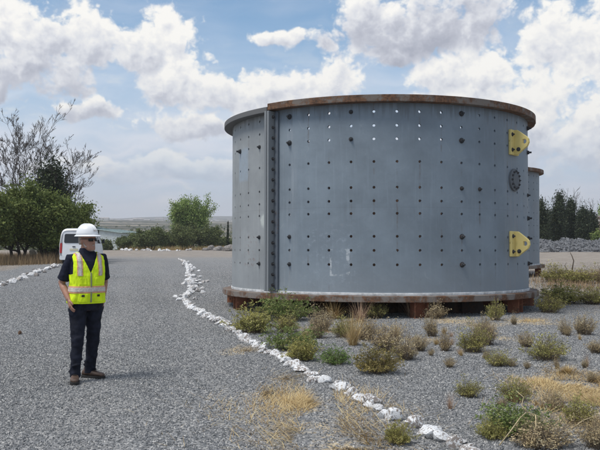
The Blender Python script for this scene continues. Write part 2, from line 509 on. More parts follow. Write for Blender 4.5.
    # ---- rusty steel
    def rusty(name, paint, amount, dark=(0.055, 0.032, 0.022), light=(0.20, 0.105, 0.058)):
        m, T, b, _ = new_mat(name)
        o = T.coord()
        n = T.noise(o, 2.4, 6, 0.66); n2 = T.noise(o, 17.0, 5, 0.7)
        r = T.mix(T.step(n2, 0.3, 0.7), dark, light)
        r = T.mix(T.step(T.noise(o, 5.0, 4), 0.5, 0.7), r, (0.115, 0.068, 0.046))
        c = T.mix(T.step(T.math('ADD', n, T.math('MULTIPLY', T.math('SUBTRACT', n2, 0.5), 0.3)), 0.5 - amount, 0.62 - amount), paint, r)
        T.put(b.inputs['Base Color'], c); b.inputs['Roughness'].default_value = 0.8
        b.inputs['Specular IOR Level'].default_value = 0.3
        bump(T, b, T.math('ADD', n, n2), 0.35, 0.01)
    rusty('rim_rust', (0.17, 0.145, 0.125), 0.10)
    rusty('rim_grey', (0.135, 0.135, 0.135), -0.16)
    rusty('base_rust', (0.20, 0.175, 0.155), 0.06)
    rusty('red_rust', (0.24, 0.095, 0.055), 0.02, (0.08, 0.038, 0.026), (0.42, 0.175, 0.09))
    rusty('dark_rust', (0.06, 0.045, 0.04), 0.1, (0.03, 0.022, 0.018), (0.11, 0.06, 0.04))
    rusty('inner_rust', (0.035, 0.028, 0.025), 0.15, (0.02, 0.014, 0.012), (0.06, 0.035, 0.022))
    rusty('seam_steel', (0.215, 0.23, 0.24), -0.14)
    rusty('seam_dark', (0.12, 0.14, 0.165), -0.10)
    rusty('bolt_steel', (0.05, 0.052, 0.056), -0.06, (0.03, 0.022, 0.02), (0.09, 0.055, 0.04))
    rusty('cover_steel', (0.13, 0.14, 0.15), -0.15)
    rusty('lug_yellow', (0.70, 0.57, 0.22), -0.13, (0.16, 0.09, 0.03), (0.40, 0.27, 0.08))
    simple('pale_sealant', (0.52, 0.53, 0.53), 0.8, 0, 0.3, 9, 0.3)
    # ---- plants
    leafy('leaf_thorn', [(0.058, 0.080, 0.023), (0.116, 0.154, 0.041), (0.198, 0.235, 0.064), (0.280, 0.304, 0.101)])
    leafy('leaf_bright', [(0.106, 0.164, 0.042), (0.202, 0.289, 0.077), (0.328, 0.414, 0.135), (0.462, 0.520, 0.212)])
    leafy('leaf_conifer', [(0.022, 0.031, 0.019), (0.039, 0.054, 0.027), (0.057, 0.076, 0.039), (0.095, 0.095, 0.056)], trans=0.1)
    leafy('leaf_scrub', [(0.062, 0.084, 0.035), (0.113, 0.145, 0.055), (0.175, 0.204, 0.074), (0.250, 0.250, 0.125)])
    leafy('leaf_olive', [(0.175, 0.175, 0.059), (0.317, 0.313, 0.101), (0.493, 0.445, 0.160), (0.750, 0.750, 0.287)])
    leafy('leaf_green', [(0.095, 0.131, 0.042), (0.169, 0.232, 0.067), (0.264, 0.328, 0.117), (0.422, 0.422, 0.190)])
    leafy('leaf_fresh', [(0.090, 0.150, 0.038), (0.150, 0.240, 0.060), (0.225, 0.323, 0.105), (0.330, 0.375, 0.165)])
    leafy('leaf_rust', [(0.120, 0.106, 0.038), (0.216, 0.186, 0.066), (0.336, 0.270, 0.096), (0.504, 0.384, 0.156)])
    leafy('leaf_brown', [(0.281, 0.223, 0.137), (0.484, 0.392, 0.223), (0.708, 0.578, 0.354), (0.750, 0.750, 0.540)])
    leafy('straw', [(0.200, 0.131, 0.062), (0.400, 0.281, 0.131), (0.600, 0.444, 0.219), (0.750, 0.637, 0.362)], 0.7, 0.15)
    leafy('straw_pink', [(0.221, 0.137, 0.104), (0.351, 0.221, 0.156), (0.520, 0.364, 0.247), (0.715, 0.546, 0.377)], 0.7, 0.15)
    leafy('straw_dim', [(0.149, 0.101, 0.061), (0.257, 0.182, 0.108), (0.378, 0.277, 0.162), (0.486, 0.365, 0.223)], 0.8, 0.1)
    simple('bark_dark', (0.045, 0.036, 0.028), 0.95, 0, 0.4, 12, 0.6)
    simple('bark_grey', (0.078, 0.066, 0.058), 0.95, 0, 0.35, 8, 0.5)
    simple('dead_twig', (0.17, 0.13, 0.09), 0.9, 0, 0.35, 14, 0.4)
    simple('pale_twig', (0.46, 0.37, 0.22), 0.85, 0, 0.3, 14, 0.3)
    # ---- person
    simple('skin', (0.37, 0.19, 0.13), 0.55, 0, 0.14, 22, 0.1)
    simple('grey_hair', (0.36, 0.30, 0.265), 0.9, 0, 0.3, 90, 0.4)
    simple('navy_cloth', (0.011, 0.013, 0.026), 0.9, 0, 0.35, 26, 0.4, 0.25)
    simple('navy_trouser', (0.012, 0.014, 0.024), 0.9, 0, 0.4, 14, 0.5, 0.25)
    m = simple('hi_vis', (0.70, 0.90, 0.022), 0.75, 0, 0.10, 12, 0.4, 0.2)
    simple('reflective', (0.55, 0.49, 0.44), 0.45, 0.0, 0.16, 60, 0.2)
    simple('orange_trim', (0.72, 0.36, 0.20), 0.7, 0, 0.15, 30, 0.2)
    simple('hat_white', (0.80, 0.81, 0.82), 0.28, 0, 0.03, 6, 0.02)
    simple('boot_leather', (0.085, 0.05, 0.034), 0.6, 0, 0.4, 18, 0.4)
    simple('boot_sole', (0.018, 0.017, 0.016), 0.85, 0, 0.3, 18, 0.3)
    simple('black_plastic', (0.012, 0.012, 0.013), 0.35, 0, 0.2, 10, 0.05)
    simple('zip_grey', (0.25, 0.27, 0.12), 0.6, 0, 0.2, 10, 0.0)
    # ---- van, shed and distant things
    simple('van_white', (0.78, 0.79, 0.80), 0.3, 0, 0.05, 3, 0.02)
    m, T, b, _ = new_mat('dark_glass'); T.put(b.inputs['Base Color'], (0.012, 0.016, 0.02)); b.inputs['Roughness'].default_value = 0.06
    m, T, b, _ = new_mat('tail_red'); T.put(b.inputs['Base Color'], (0.42, 0.02, 0.02)); b.inputs['Roughness'].default_value = 0.2
    simple('rubber', (0.02, 0.02, 0.02), 0.9, 0, 0.3, 10, 0.1)
    simple('wheel_steel', (0.35, 0.36, 0.37), 0.45, 0.4, 0.2, 10, 0.05)
    simple('plate_yellow', (0.62, 0.58, 0.42), 0.5, 0, 0.1, 10, 0.0)
    simple('shed_wall', (0.64, 0.67, 0.65), 0.8, 0, 0.12, 1.2, 0.1)
    simple('shed_roof', (0.34, 0.42, 0.40), 0.6, 0, 0.15, 0.8, 0.1)
    simple('pink_wall', (0.50, 0.36, 0.29), 0.85, 0, 0.15, 0.6, 0.1)
    simple('far_wall', (0.62, 0.58, 0.52), 0.85, 0, 0.15, 0.2, 0.0)
    simple('far_roof', (0.36, 0.33, 0.31), 0.8, 0, 0.2, 0.2, 0.0)
    # ---- hill and mountains
    m, T, b, _ = new_mat('hill'); o = T.coord()
    n = T.noise(o, 0.25, 6, 0.7)
    T.put(b.inputs['Base Color'], T.mix(T.step(n, 0.4, 0.6), (0.055, 0.058, 0.038), (0.15, 0.125, 0.09))); b.inputs['Roughness'].default_value = 0.95
    m, T, b, _ = new_mat('mountain'); o = T.coord()
    n = T.noise(o, 0.01, 6, 0.7)
    T.put(b.inputs['Base Color'], T.mix(n, (0.08, 0.085, 0.07), (0.22, 0.19, 0.15))); b.inputs['Roughness'].default_value = 0.95


make_materials()

# ------------------------------------------------------------------ the lie of the land
RIGHT_LINE = [(179, 259), (186, 263), (188, 271), (190, 282), (190, 292), (184, 301), (190, 308), (197, 311.5), (205, 315.5), (213, 319.5), (224, 324.5), (236, 331.5),
              (244, 339), (256, 345), (268, 354), (280, 359), (292, 367), (308, 377), (322, 383), (336, 386), (346, 392), (360, 399), (375, 407), (384, 416), (396, 420), (410, 426), (424, 432), (441, 444), (466, 450), (490, 461)]
LEFT_LINE = [(-40, 300), (-18, 292), (0, 286.5), (8, 283), (18, 280), (27, 277), (36, 273.5), (42, 271), (50, 268.5), (58, 266)]


def interp(line, k):
    """k evenly spaced points (in metres) along a pixel polyline laid on the ground"""
    pts = [G(*p) for p in line]
    seg = [(b - a).length for a, b in zip(pts, pts[1:])]
    tot = sum(seg); out = []
    for i in range(k):
        d = tot * (i + 0.5) / k; j = 0
        while j < len(seg) - 1 and d > seg[j]:
            d -= seg[j]; j += 1
        out.append(pts[j].lerp(pts[j + 1], d / seg[j]))
    return out


STRAW = [(300, 405, 1.15), (325, 432, 0.95), (345, 446, 0.8), (262, 395, 0.45), (280, 380, 0.4), (240, 352, 0.45),
         (575, 388, 0.9), (545, 384, 0.6), (600, 402, 1.0), (620, 384, 1.2), (452, 322, 0.75), (530, 323, 0.9), (480, 327, 0.6), (505, 340, 0.4), (560, 372, 0.4), (420, 340, 0.4), (330, 330, 0.7), (370, 340, 0.6), (350, 322, 0.6), (590, 420, 0.8)]
STRAW_W = [(G(a, b), r) for a, b, r in STRAW]
DIRT = [(14, 318, 0.55, 0.35), (235, 345, 0.3, 0.2), (595, 300, 2.2, 1.0), (560, 288, 3.0, 1.0), (640, 300, 4, 1.0), (300, 338, 0.8, 0.5), (350, 330, 1.0, 0.5)]
SHRUBS = [
    ('A', 253, 334, 40, 25, 'dark olive rounded shrub beside the white stones, left of the rusty post'),
    ('C', 285, 321, 46, 27, 'green shrub right under the bolted seam, hiding the rusty post'),
    ('O', 287, 333, 30, 18, 'small brownish olive shrub in front of the seam shrub'),
    ('C', 292, 353, 50, 23, 'wide green shrub pressed against the white stone row'),
    ('A', 303, 363, 30, 20, 'olive shrub leaning over the white stones beside the wide green one'),
    ('F', 335, 366, 28, 17, 'small bright green bush just behind the white stones'),
    ('R', 376, 375, 46, 24, 'rounded shrub with orange brown tips, largest near the middle'),
    ('B', 316, 339, 22, 24, 'thin grey brown shrub behind the wide green one'),
    ('D', 353, 347, 30, 32, 'tall straw coloured grass clump with stalks in front of the base plate'),
    ('B', 386, 353, 34, 26, 'brown dry shrub behind the orange tipped one'),
    ('B', 406, 361, 30, 24, 'dry grey shrub at the right of the orange tipped one'),
    ('D', 334, 319, 34, 20, 'spreading dry grass clump against the base of the ring'),
    ('O', 376, 319, 22, 16, 'small olive shrub touching the shadow of the base plate'),
    ('P', 411, 318, 30, 26, 'pinkish dry stalks in front of the rusty middle post'),
    ('B', 432, 338, 16, 20, 'narrow dry shrub right of the pinkish stalks'),
    ('B', 445, 352, 15, 18, 'small thin dry shrub below the narrow one'),
    ('O', 473, 354, 32, 24, 'dense olive brown shrub on open gravel below the lower lug'),
    ('B', 487, 347, 22, 26, 'taller brown shrub just behind the dense olive one'),
    ('B', 526, 349, 18, 14, 'low brown shrub between the two olive ones'),
    ('O', 546, 362, 40, 22, 'wide olive shrub on the gravel at the right'),
    ('B', 565, 337, 12, 14, 'small dark upright shrub far right of the ring'),
    ('B', 584, 337, 24, 18, 'greyish spreading shrub near the right edge, behind the straw'),
    ('O', 499, 367, 26, 14, 'low olive shrub between the dense one and the wide one'),
    ('O', 468, 397, 26, 16, 'olive brown shrub alone on gravel above the stone row'),
    ('P', 450, 409, 13, 18, 'thin reddish dry tuft left of the lone olive brown shrub'),
    ('O', 514, 401, 30, 22, 'loose olive shrub just above the big green one'),
    ('O', 495, 322, 18, 18, 'olive shrub in front of the shadow under the ring'),
    ('B', 436, 320, 22, 14, 'dim shrub just right of the rusty middle post'),
    ('O', 549, 313, 30, 18, 'green brown shrub at the right foot of the ring'),
    ('D', 567, 374, 22, 10, 'small pale straw tuft below the wide olive shrub'),
    ('P', 587, 367, 9, 13, 'tiny pink brown tuft near the right edge'),
    ('B', 596, 355, 18, 13, 'half cut off brown shrub at the right edge'),
    ('C', 516, 438, 62, 34, 'biggest green bush in the right foreground, under pale dead twigs'),
    ('B', 540, 452, 70, 26, 'brown twiggy shrub in front of the biggest green bush'),
    ('B', 553, 410, 22, 20, 'dark brown shrub with bare stems right of the loose olive one'),
    ('O', 578, 424, 34, 26, 'brown green shrub on the straw at the right'),
    ('A', 398, 446, 28, 20, 'yellowish shrub on the drive side of the stone row'),
    ('B', 597, 450, 36, 30, 'reddish brown shrub in the lower right corner'),
    ('A', 492, 440, 26, 18, 'grey green low shrub left of the biggest green bush'),
    ('A', 562, 304, 44, 18, 'broad olive shrub right of the base plate'),
    ('O', 594, 305, 34, 16, 'olive shrub at the right edge level with the base plate'),
    ('O', 556, 283, 34, 16, 'green brown shrub at the foot of the second ring'),
    ('O', 580, 284, 40, 14, 'low olive scrub under the pale dead branch'),
    ('B', 604, 284, 26, 14, 'brown scrub at the right edge beyond the branch'),
    ('B', 322, 331, 22, 18, 'dry brown shrub between the spreading grass and the tall straw clump'),
    ('O', 343, 338, 24, 18, 'brownish olive shrub directly behind the tall straw clump'),
    ('B', 366, 341, 26, 20, 'wiry brown shrub behind the left of the orange tipped one'),
    ('D', 396, 338, 20, 14, 'short straw tuft between the wiry brown shrubs and the base plate'),
    ('B', 420, 352, 18, 16, 'little brown shrub right of the dry grey one'),
    ('P', 360, 322, 26, 22, 'thin pale stalks standing against the middle of the base plate'),
    ('D', 306, 340, 16, 14, 'short straw tuft left of the thin grey brown shrub'),
    ('B', 480, 339, 14, 14, 'sparse brown shrub behind the dense olive one and nearer the ring'),
]
DIRT_W = [(G(a, b), r, s) for a, b, r, s in DIRT] + [(G(q[1], q[2] - 2), 0.75 * q[3] * G(q[1], q[2]).y / F, 0.42) for q in SHRUBS]
LEFT_PTS = [G(*p) for p in LEFT_LINE]


def left_edge_x(y):
    pts = LEFT_PTS
    if y <= pts[0].y: return pts[0].x - 6
    for a, b in zip(pts, pts[1:]):
        if a.y <= y <= b.y:
            return a.x + (b.x - a.x) * (y - a.y) / (b.y - a.y)
    return pts[-1].x + (y - pts[-1].y) * -0.05


def track_mask(x, y):
    """two wheel tracks worn along the drive (numpy arrays)"""
    xc = -0.9 - (y - 6) * 0.20 + 0.15 * np.sin(y * 0.4)
    d = np.minimum(np.abs(x - xc - 0.78), np.abs(x - xc + 0.78))
    return np.clip(1.15 - d / 0.34, 0, 1) * np.clip(1.1 - np.maximum(0, y - 45) / 25, 0, 1)


def build_ground():
    xs = list(np.arange(-30, 30.01, 0.3)); s = 0.3; v = 30.0
    while v < 3600:
        s *= 1.12; v += s; xs.append(v); xs.insert(0, -v)
    ys = [-3600, -1500, -600, -250, -100, -40, -15, -5, 0, 2]; v = 3.0; s = 0.2
    while v < 3600:
        ys.append(v)
        s = 0.25 if v < 45 else s * 1.06
        v += s
    nx, ny = len(xs), len(ys)
    X, Y = np.meshgrid(xs, ys)
    Z = np.array([[ground_h(a, b) for a in xs] for b in ys])
    V = np.stack([X, Y, Z], -1).reshape(-1, 3)
    i = np.arange(nx * ny).reshape(ny, nx)
    Fc = np.stack([i[:-1, :-1], i[:-1, 1:], i[1:, 1:], i[1:, :-1]], -1).reshape(-1, 4)
    me = np_mesh('ground', V, Fc)
    xf, yf = V[:, 0], V[:, 1]
    straw = np.zeros(len(V))
    for p, r in STRAW_W:
        d = np.hypot(xf - p.x, (yf - p.y) * 0.7) / r
        straw = np.maximum(straw, np.clip(1.15 - d, 0, 1) * (0.55 if p.x < 1.0 and p.y < 9.5 else 1.0))
    dirt = np.zeros(len(V))
    for p, r, st in DIRT_W:
        d = np.hypot(xf - p.x, (yf - p.y) * 0.6) / r
        dirt = np.maximum(dirt, np.clip(1.2 - d, 0, 1) * st)
    # bare soil under the trees on the left, across the end of the drive and on the flat at the right
    le = np.array([left_edge_x(v) for v in yf])
    leftsoil = np.clip((le - 1.0 - xf) / 2.0, 0, 1) * np.clip((yf - 33) / 8.0, 0, 1)
    dirt = np.maximum(dirt, leftsoil)
    end = np.clip((yf - 48) / 26.0, 0, 1) * np.clip((150 - yf) / 30, 0, 1)
    dirt = np.maximum(dirt, end * np.where(xf < -1, 0.62, 0.5))
    right = np.clip((xf - 7.5) / 3.0, 0, 1) * np.clip((yf - 24) / 6.0, 0, 1)
    dirt = np.maximum(dirt, right * 0.75)
    for nm, arr in (('straw', straw), ('dirt', dirt), ('track', track_mask(xf, yf)), ('far', np.clip((yf - 112) / 25.0, 0, 1))):
        a = me.attributes.new(nm, 'FLOAT', 'POINT'); a.data.foreach_set('value', arr.astype(np.float32))
    me.polygons.foreach_set('use_smooth', [True] * len(me.polygons))
    return tag(link('ground', me, MATS['ground']), kind='structure')


build_ground()


def build_hills():
    # spoil hill at the far left
    n, m_ = 60, 24
    mb = MB(); rings = []
    for j in range(m_ + 1):
        t = j / m_
        ring = []
        for k in range(n):
            a = 2 * math.pi * k / n
            r = 118 * (1 - t) + 2
            v = mnoise.fractal(Vector((math.cos(a) * r * 0.02, math.sin(a) * r * 0.02, 3)), 1.0, 2.0, 5)
            ring.append((-202 + math.cos(a) * r * (1 + 0.06 * v), 330 + math.sin(a) * r * (1 + 0.06 * v), 55 * (t ** 0.95) - 2 + 3.0 * v * (1 - t) * t * 4))
        rings.append(ring)
    mb.loft(rings)
    tag(mb.build('hill', MATS['hill'], None, True), kind='structure')
    # low range on the far side of the valley
    xs = np.linspace(-2600, 2600, 160); mb = MB(); rows = []
    for j, (yy, k) in enumerate(((3000, 0.0), (3150, 0.75), (3300, 1.0), (3500, 0.0))):
        row = []
        for x in xs:
            h = 77 + 14 * k * max(0.0, 0.25 + mnoise.fractal(Vector((x * 0.0016, 7.7, 0)), 1.0, 2.0, 5) + 0.25 * math.exp(-((x + 520) / 420) ** 2))
            row.append((x, yy, h if k else 60))
        rows.append(row)
    b = 0; nxx = len(xs)
    vs = [v for r in rows for v in r]
    fs = [(j * nxx + i, j * nxx + i + 1, (j + 1) * nxx + i + 1, (j + 1) * nxx + i) for j in range(3) for i in range(nxx - 1)]
    mb.add(vs, fs)
    tag(mb.build('mountains', MATS['mountain'], None, True), kind='structure')


build_hills()
HAZE = True
if HAZE:
    m = bpy.data.materials.new('haze'); m.use_nodes = True
    T = NT(m.node_tree); T.n.clear()
    out = T.node('ShaderNodeOutputMaterial'); vol = T.node('ShaderNodeVolumePrincipled')
    vol.inputs['Color'].default_value = (0.95, 0.97, 1.0, 1); vol.inputs['Density'].default_value = 0.00036
    vol.inputs['Anisotropy'].default_value = 0.2
    T.l.new(vol.outputs[0], out.inputs['Volume'])
    MATS['haze'] = m
    mb = MB(); mb.box((0, 0, 72), (7600, 7600, 156))
    tag(mb.build('haze', m), kind='stuff')

# ------------------------------------------------------------------ the steel mill shell rings
TR, TD, TAZ = 3.65, 20.2, R_(5.55)
HOLE_Z = [4.279, 3.989, 3.709, 3.235, 2.700, 2.420, 2.159, 1.685, 1.395, 1.098]
COL0, COLSTEP = -1.2, 7.5
SEAMS = [-38.7, 111.3, 216.3]
Z0, Z1 = 0.4625, 4.458


def pol(th, r, z):
    a = R_(th)
    return Vector((r * math.sin(a), -r * math.cos(a), z))


def shell_section(a0, a1, mat):
    """curved plate pierced by a grid of liner bolt holes; every hole goes right through"""
    t = 0.055; rh = 0.031
    cols = [COL0 + COLSTEP * k for k in range(-40, 60)]
    cols = [c for c in cols if a0 + 3 < c < a1 - 3]
    eds = [a0] + [(p + q) / 2 for p, q in zip(cols, cols[1:])] + [a1]
    zed = [Z0 - 0.003]
    rows = sorted(HOLE_Z)
    bounds = []
    for i, z in enumerate(rows):
        lo = max(zed[-1], z - 0.13)
        if lo - zed[-1] > 0.02: bounds.append((zed[-1], lo, None))
        hi = min(z + 0.13, (z + rows[i + 1]) / 2 if i + 1 < len(rows) else 9, Z1 + 0.003)
        bounds.append((lo, hi, z)); zed.append(hi)
    if Z1 - zed[-1] > 0.01: bounds.append((zed[-1], Z1 + 0.003, None))
    verts, faces, uvs, idx = [], [], {}, {}
    def V(th, z, r, key='o'):
        k = (round(th, 4), round(z, 4), round(r, 4), key)
        if k not in idx:
            idx[k] = len(verts); verts.append(tuple(pol(th, r, z))); uvs[idx[k]] = (R_(th) * TR, z)
        return idx[k]
    for ci, c in enumerate(cols):
        ta, tb = eds[ci], eds[ci + 1]
        for (za, zb, zh) in bounds:
            tm, zm = c, (zh if zh is not None else (za + zb) / 2)
            per = [(ta, za), (tm, za), (tb, za), (tb, zm), (tb, zb), (tm, zb), (ta, zb), (ta, zm)]
            for r, flip, key in ((TR, False, 'o'), (TR - t, True, 'i')):
                if zh is None:
                    f = [V(p[0], p[1], r, key) for p in (per[0], per[1], per[5], per[6], per[7])]
                    g = [V(p[0], p[1], r, key) for p in (per[1], per[2], per[3], per[4], per[5])]
                    for q in (f, g): faces.append(tuple(q[::-1] if flip else q))
                else:
                    hv = []
                    for k in range(8):
                        a = 2 * math.pi * (k / 8.0) + math.pi * 1.25
                        hv.append((c + math.degrees(rh * math.cos(a) / TR), zh + rh * math.sin(a)))
                    for k in range(8):
                        q = [V(*per[k], r, key), V(*per[(k + 1) % 8], r, key), V(*hv[(k + 1) % 8], r, key), V(*hv[k], r, key)]
                        faces.append(tuple(q[::-1] if flip else q))
                    if r == TR:
                        for k in range(8):
                            faces.append((V(*hv[k], TR, 'h'), V(*hv[(k + 1) % 8], TR, 'h'), V(*hv[(k + 1) % 8], TR - t, 'h'), V(*hv[k], TR - t, 'h')))
    # end faces at the seams
    for th, s in ((a0, 1), (a1, -1)):
        q = [V(th, Z0, TR, 'e'), V(th, Z1, TR, 'e'), V(th, Z1, TR - t, 'e'), V(th, Z0, TR - t, 'e')]
        faces.append(tuple(q if s > 0 else q[::-1]))
    me = bpy.data.meshes.new('shell_section'); me.from_pydata(verts, [], faces)
    uvl = me.uv_layers.new(name='UVMap')
    li = np.zeros(len(me.loops), np.int32); me.loops.foreach_get('vertex_index', li)
    arr = np.array([uvs[i] for i in range(len(verts))], np.float32)[li]
    uvl.data.foreach_set('uv', arr.ravel())
    me.materials.append(mat); me.materials.append(MATS['inner_rust'])
    # inside faces take the bare rusty finish
    cen = np.array([p.center for p in me.polygons]); rr = np.hypot(cen[:, 0], cen[:, 1])
    me.polygons.foreach_set('material_index', (rr < TR - t + 0.012).astype(np.int32))
    auto_smooth(me, 30)
    return me


def arc_ring(name, a0, a1, r0, r1, za, zb, mat, parent, step=2.5, wob=0.0):
    """flat ring segment with a rectangular section"""
    n = max(2, int((a1 - a0) / step)); mb = MB(); rings = []
    for k in range(n + 1):
        th = a0 + (a1 - a0) * k / n
        w = wob * mnoise.noise(Vector((th * 0.21, r1, 0)))
        rings.append([pol(th, r0, za), pol(th, r1 + w, za), pol(th, r1 + w, zb), pol(th, r0, zb)])
    mb.loft(rings)
    if abs(a1 - a0) >= 359.9:
        mb.f = mb.f[:-2]
    me = mb.mesh(name); auto_smooth(me, 40)
    o = link(name, me, mat, parent)
    return bevel(o, 0.008, 2)


def bolt_mesh(r=0.05, h=0.07):
    """hex head on a washer, axis +X"""
    mb = MB()
    mb.lathe([(r * 1.35, 0.0), (r * 1.35, 0.012)], n=12, axis=(1, 0, 0))
    mb.lathe([(r, 0.012), (r, h * 0.7), (r * 0.86, h * 0.8)], n=6, axis=(1, 0, 0))
    mb.lathe([(r * 0.5, h * 0.78), (r * 0.5, h * 1.5), (r * 0.42, h * 1.6)], n=8, axis=(1, 0, 0))
    me = mb.mesh('bolt'); me.materials.append(MATS['bolt_steel'])
    return me


def radial_rot(th):
    return (0, 0, R_(th - 90))          # local +X looks outwards at angle th


def lifting_lug(parent, th, z, bolts):
    """yellow lifting lug: backing plate on the shell and a pierced nose standing out from it"""
    mb = MB()
    mb.box((0.03, 0, 0), (0.06, 0.40, 0.56))
    lug = bevel(mb.build('lifting_lug', MATS['lug_yellow'], parent), 0.012)
    lug.location = pol(th, TR - 0.004, z); lug.rotation_euler = radial_rot(th)
    # the nose: outline in (outward, up), hole through it
    out = [(0.056, -0.275), (0.13, -0.275), (0.19, -0.225), (0.355, -0.105), (0.395, -0.02), (0.385, 0.06), (0.345, 0.11), (0.18, 0.235), (0.12, 0.275), (0.056, 0.275)]
    k = 10; hole = []
    ccx, ccz, rr = 0.29, 0.005, 0.055
    for (a, b_) in out:
        an = math.atan2(b_ - ccz, a - ccx); hole.append((ccx + rr * math.cos(an), ccz + rr * math.sin(an)))
    m2 = MB(); h = 0.035
    V = [(a, -h, b_) for a, b_ in out] + [(a, h, b_) for a, b_ in out] + [(a, -h, b_) for a, b_ in hole] + [(a, h, b_) for a, b_ in hole]
    Fs = []
    for i in range(k):
        j = (i + 1) % k
        Fs += [(i, j, 2 * k + j, 2 * k + i), (k + j, k + i, 3 * k + i, 3 * k + j), (j, i, k + i, k + j), (2 * k + i, 2 * k + j, 3 * k + j, 3 * k + i)]
    m2.add(V, Fs)
    bevel(m2.build('lug_nose', MATS['lug_yellow'], lug), 0.008)
    for (sy, sz) in ((-0.13, 0.17), (-0.13, -0.17), (0.13, 0.17), (0.13, -0.17)):
        link('bolt', bolts, None, lug, (0.058, sy, sz))
    link('bolt', bolts, None, lug, (0.16, -h - 0.0, -0.16), (0, 0, -math.pi / 2))
    return lug


def mill_shell(name, label):
    root = empty(name); tag(root, label, 'steel tank', 'bolted steel shell rings stood on end')
    for i in range(3):
        a0 = SEAMS[i] - (360 if i == 2 else 0); a1 = SEAMS[(i + 1) % 3]
        o = link('shell_section', shell_section(a0 + 0.02, a1 - 0.02, MATS['shell_paint_grey' if i == 2 else 'shell_paint']), None, root)
        if i == 2: o['label'] = 'lighter grey shell plate left of the bolted seam'
        # rim flange of this section
        if i == 2: f = arc_ring('rim_flange', a0 + 0.05, a1 - 0.05, TR - 0.02, TR + 0.205, Z1 - 0.05, Z1 + 0.07, MATS['rim_grey'], root)
        else: f = arc_ring('rim_flange', a0 + 0.05, a1 - 0.05, TR - 0.02, TR + 0.19, Z1 - 0.005, Z1 + 0.14, MATS['rim_rust'], root, wob=0.012)
        f['label'] = 'dull grey rim flange' if i == 2 else 'rusty brown rim flange'
    # base plate; its unseen middle is filled in to block light from above
    arc_ring('base_plate', -180, 180, 0.02, TR + 0.225, 0.335, Z0, MATS['base_rust'], root, wob=0.02)
    arc_ring('sealant_strip', -180, 180, TR - 0.01, TR + 0.022, Z0 - 0.002, Z0 + 0.055, MATS['pale_sealant'], root, wob=0.01)
    # bolted seams: two radial flanges back to back
    sb = bolt_mesh(0.027, 0.038)
    for s in SEAMS:
        for k, mt in ((-1, 'seam_steel'), (1, 'seam_steel')):
            mb = MB()
            mb.box((0.10, k * 0.040, 0), (0.22, 0.062, Z1 - Z0 - 0.07))
            fl = bevel(mb.build('seam_flange', MATS[mt], root), 0.008)
            fl.location = pol(s, TR, (Z0 + Z1) / 2 + 0.012); fl.rotation_euler = radial_rot(s)
            if k == 1:
                for q in range(17):
                    link('bolt', sb, None, fl, (0.085, 0.0705, -1.83 + q * 0.229), (0, 0, math.pi / 2))
        # foot of the seam flange, cut away at the base plate
        mb = MB(); mb.box((0.02, 0.13, 0), (0.05, 0.10, Z1 - Z0 - 0.08))
        st = bevel(mb.build('seam_backing', MATS['seam_dark'], root), 0.006)
        st.location = pol(s, TR - 0.003, (Z0 + Z1) / 2); st.rotation_euler = radial_rot(s)
    # bolts left in some of the holes
    big = bolt_mesh(0.044, 0.065); small = bolt_mesh(0.034, 0.045)
    left_in = [(4, 0, 1), (4, 2, 1), (4, 4, 0), (4, 7, 1), (4, 9, 1), (-4, 0, 1), (-4, 2, 1), (-4, 7, 0), (-4, 9, 0), (5, 4, 0), (-1, 0, 0), (-1, 2, 0), (-8, 2, 1), (-6, 2, 0), (-6, 9, 0), (-6, 7, 0),
               (10, 0, 1), (10, 2, 1), (10, 4, 0), (10, 6, 1), (10, 7, 1), (10, 9, 1)]
    for c, r, b in left_in:
        th = COL0 + COLSTEP * c
        link('bolt', big if b else small, None, root, pol(th, TR - 0.002, HOLE_Z[r]), radial_rot(th))
    lb = bolt_mesh(0.034, 0.035)
    for z in (3.80, 1.545): lifting_lug(root, 55.2, z, lb)
    # round inspection cover with its ring of bolts
    mb = MB(); mb.lathe([(0.25, 0.0), (0.25, 0.05), (0.235, 0.06), (0.15, 0.06), (0.14, 0.075), (0.02, 0.075)], n=32, axis=(1, 0, 0))
    me = mb.mesh('inspection_cover'); auto_smooth(me, 35)
    cov = link('inspection_cover', me, MATS['cover_steel'], root, pol(56.0, TR - 0.012, 2.97), radial_rot(56.0))
    cb = bolt_mesh(0.02, 0.025)
    for k in range(12):
        a = 2 * math.pi * k / 12
        link('bolt', cb, None, cov, (0.058, 0.195 * math.cos(a), 0.195 * math.sin(a)))
    # stub posts under the plate
    for th in (-62, -34, 13.5, 57, 100, 145, 190, 235, 262):
        mb = MB()
        mb.box((0, -0.145, 0.165), (0.26, 0.02, 0.331)); mb.box((0, 0.145, 0.165), (0.26, 0.02, 0.331)); mb.box((0, 0, 0.165), (0.02, 0.27, 0.330))
        mb.box((0, 0, 0.006), (0.34, 0.38, 0.012))
        p = bevel(mb.build('support_post', MATS['red_rust'], root), 0.004, 1)
        p.location = pol(th, TR - 0.02, 0.0); p.rotation_euler = radial_rot(th + (7 if th > 0 else -6))
    # long beams lying across underneath; the front dark one is added to darken the gap
    for yy, L in ((0.05, 7.68), (2.0, 6.0), (-2.35, 4.6)):
        mb = MB()
        mb.box((0, 0, 0.321), (L, 0.26, 0.022)); mb.box((0, 0, 0.018), (L, 0.26, 0.022)); mb.box((0, 0, 0.169), (L, 0.02, 0.28))
        for sx in (-0.47, -0.2, 0.1, 0.4): mb.box((sx * L, -0.065, 0.169), (0.02, 0.11, 0.28))
        bm_ = mb.build('support_beam', MATS['red_rust' if yy == 0.05 else 'dark_rust'], root)
        bm_.location = (0, yy, 0)
    return root


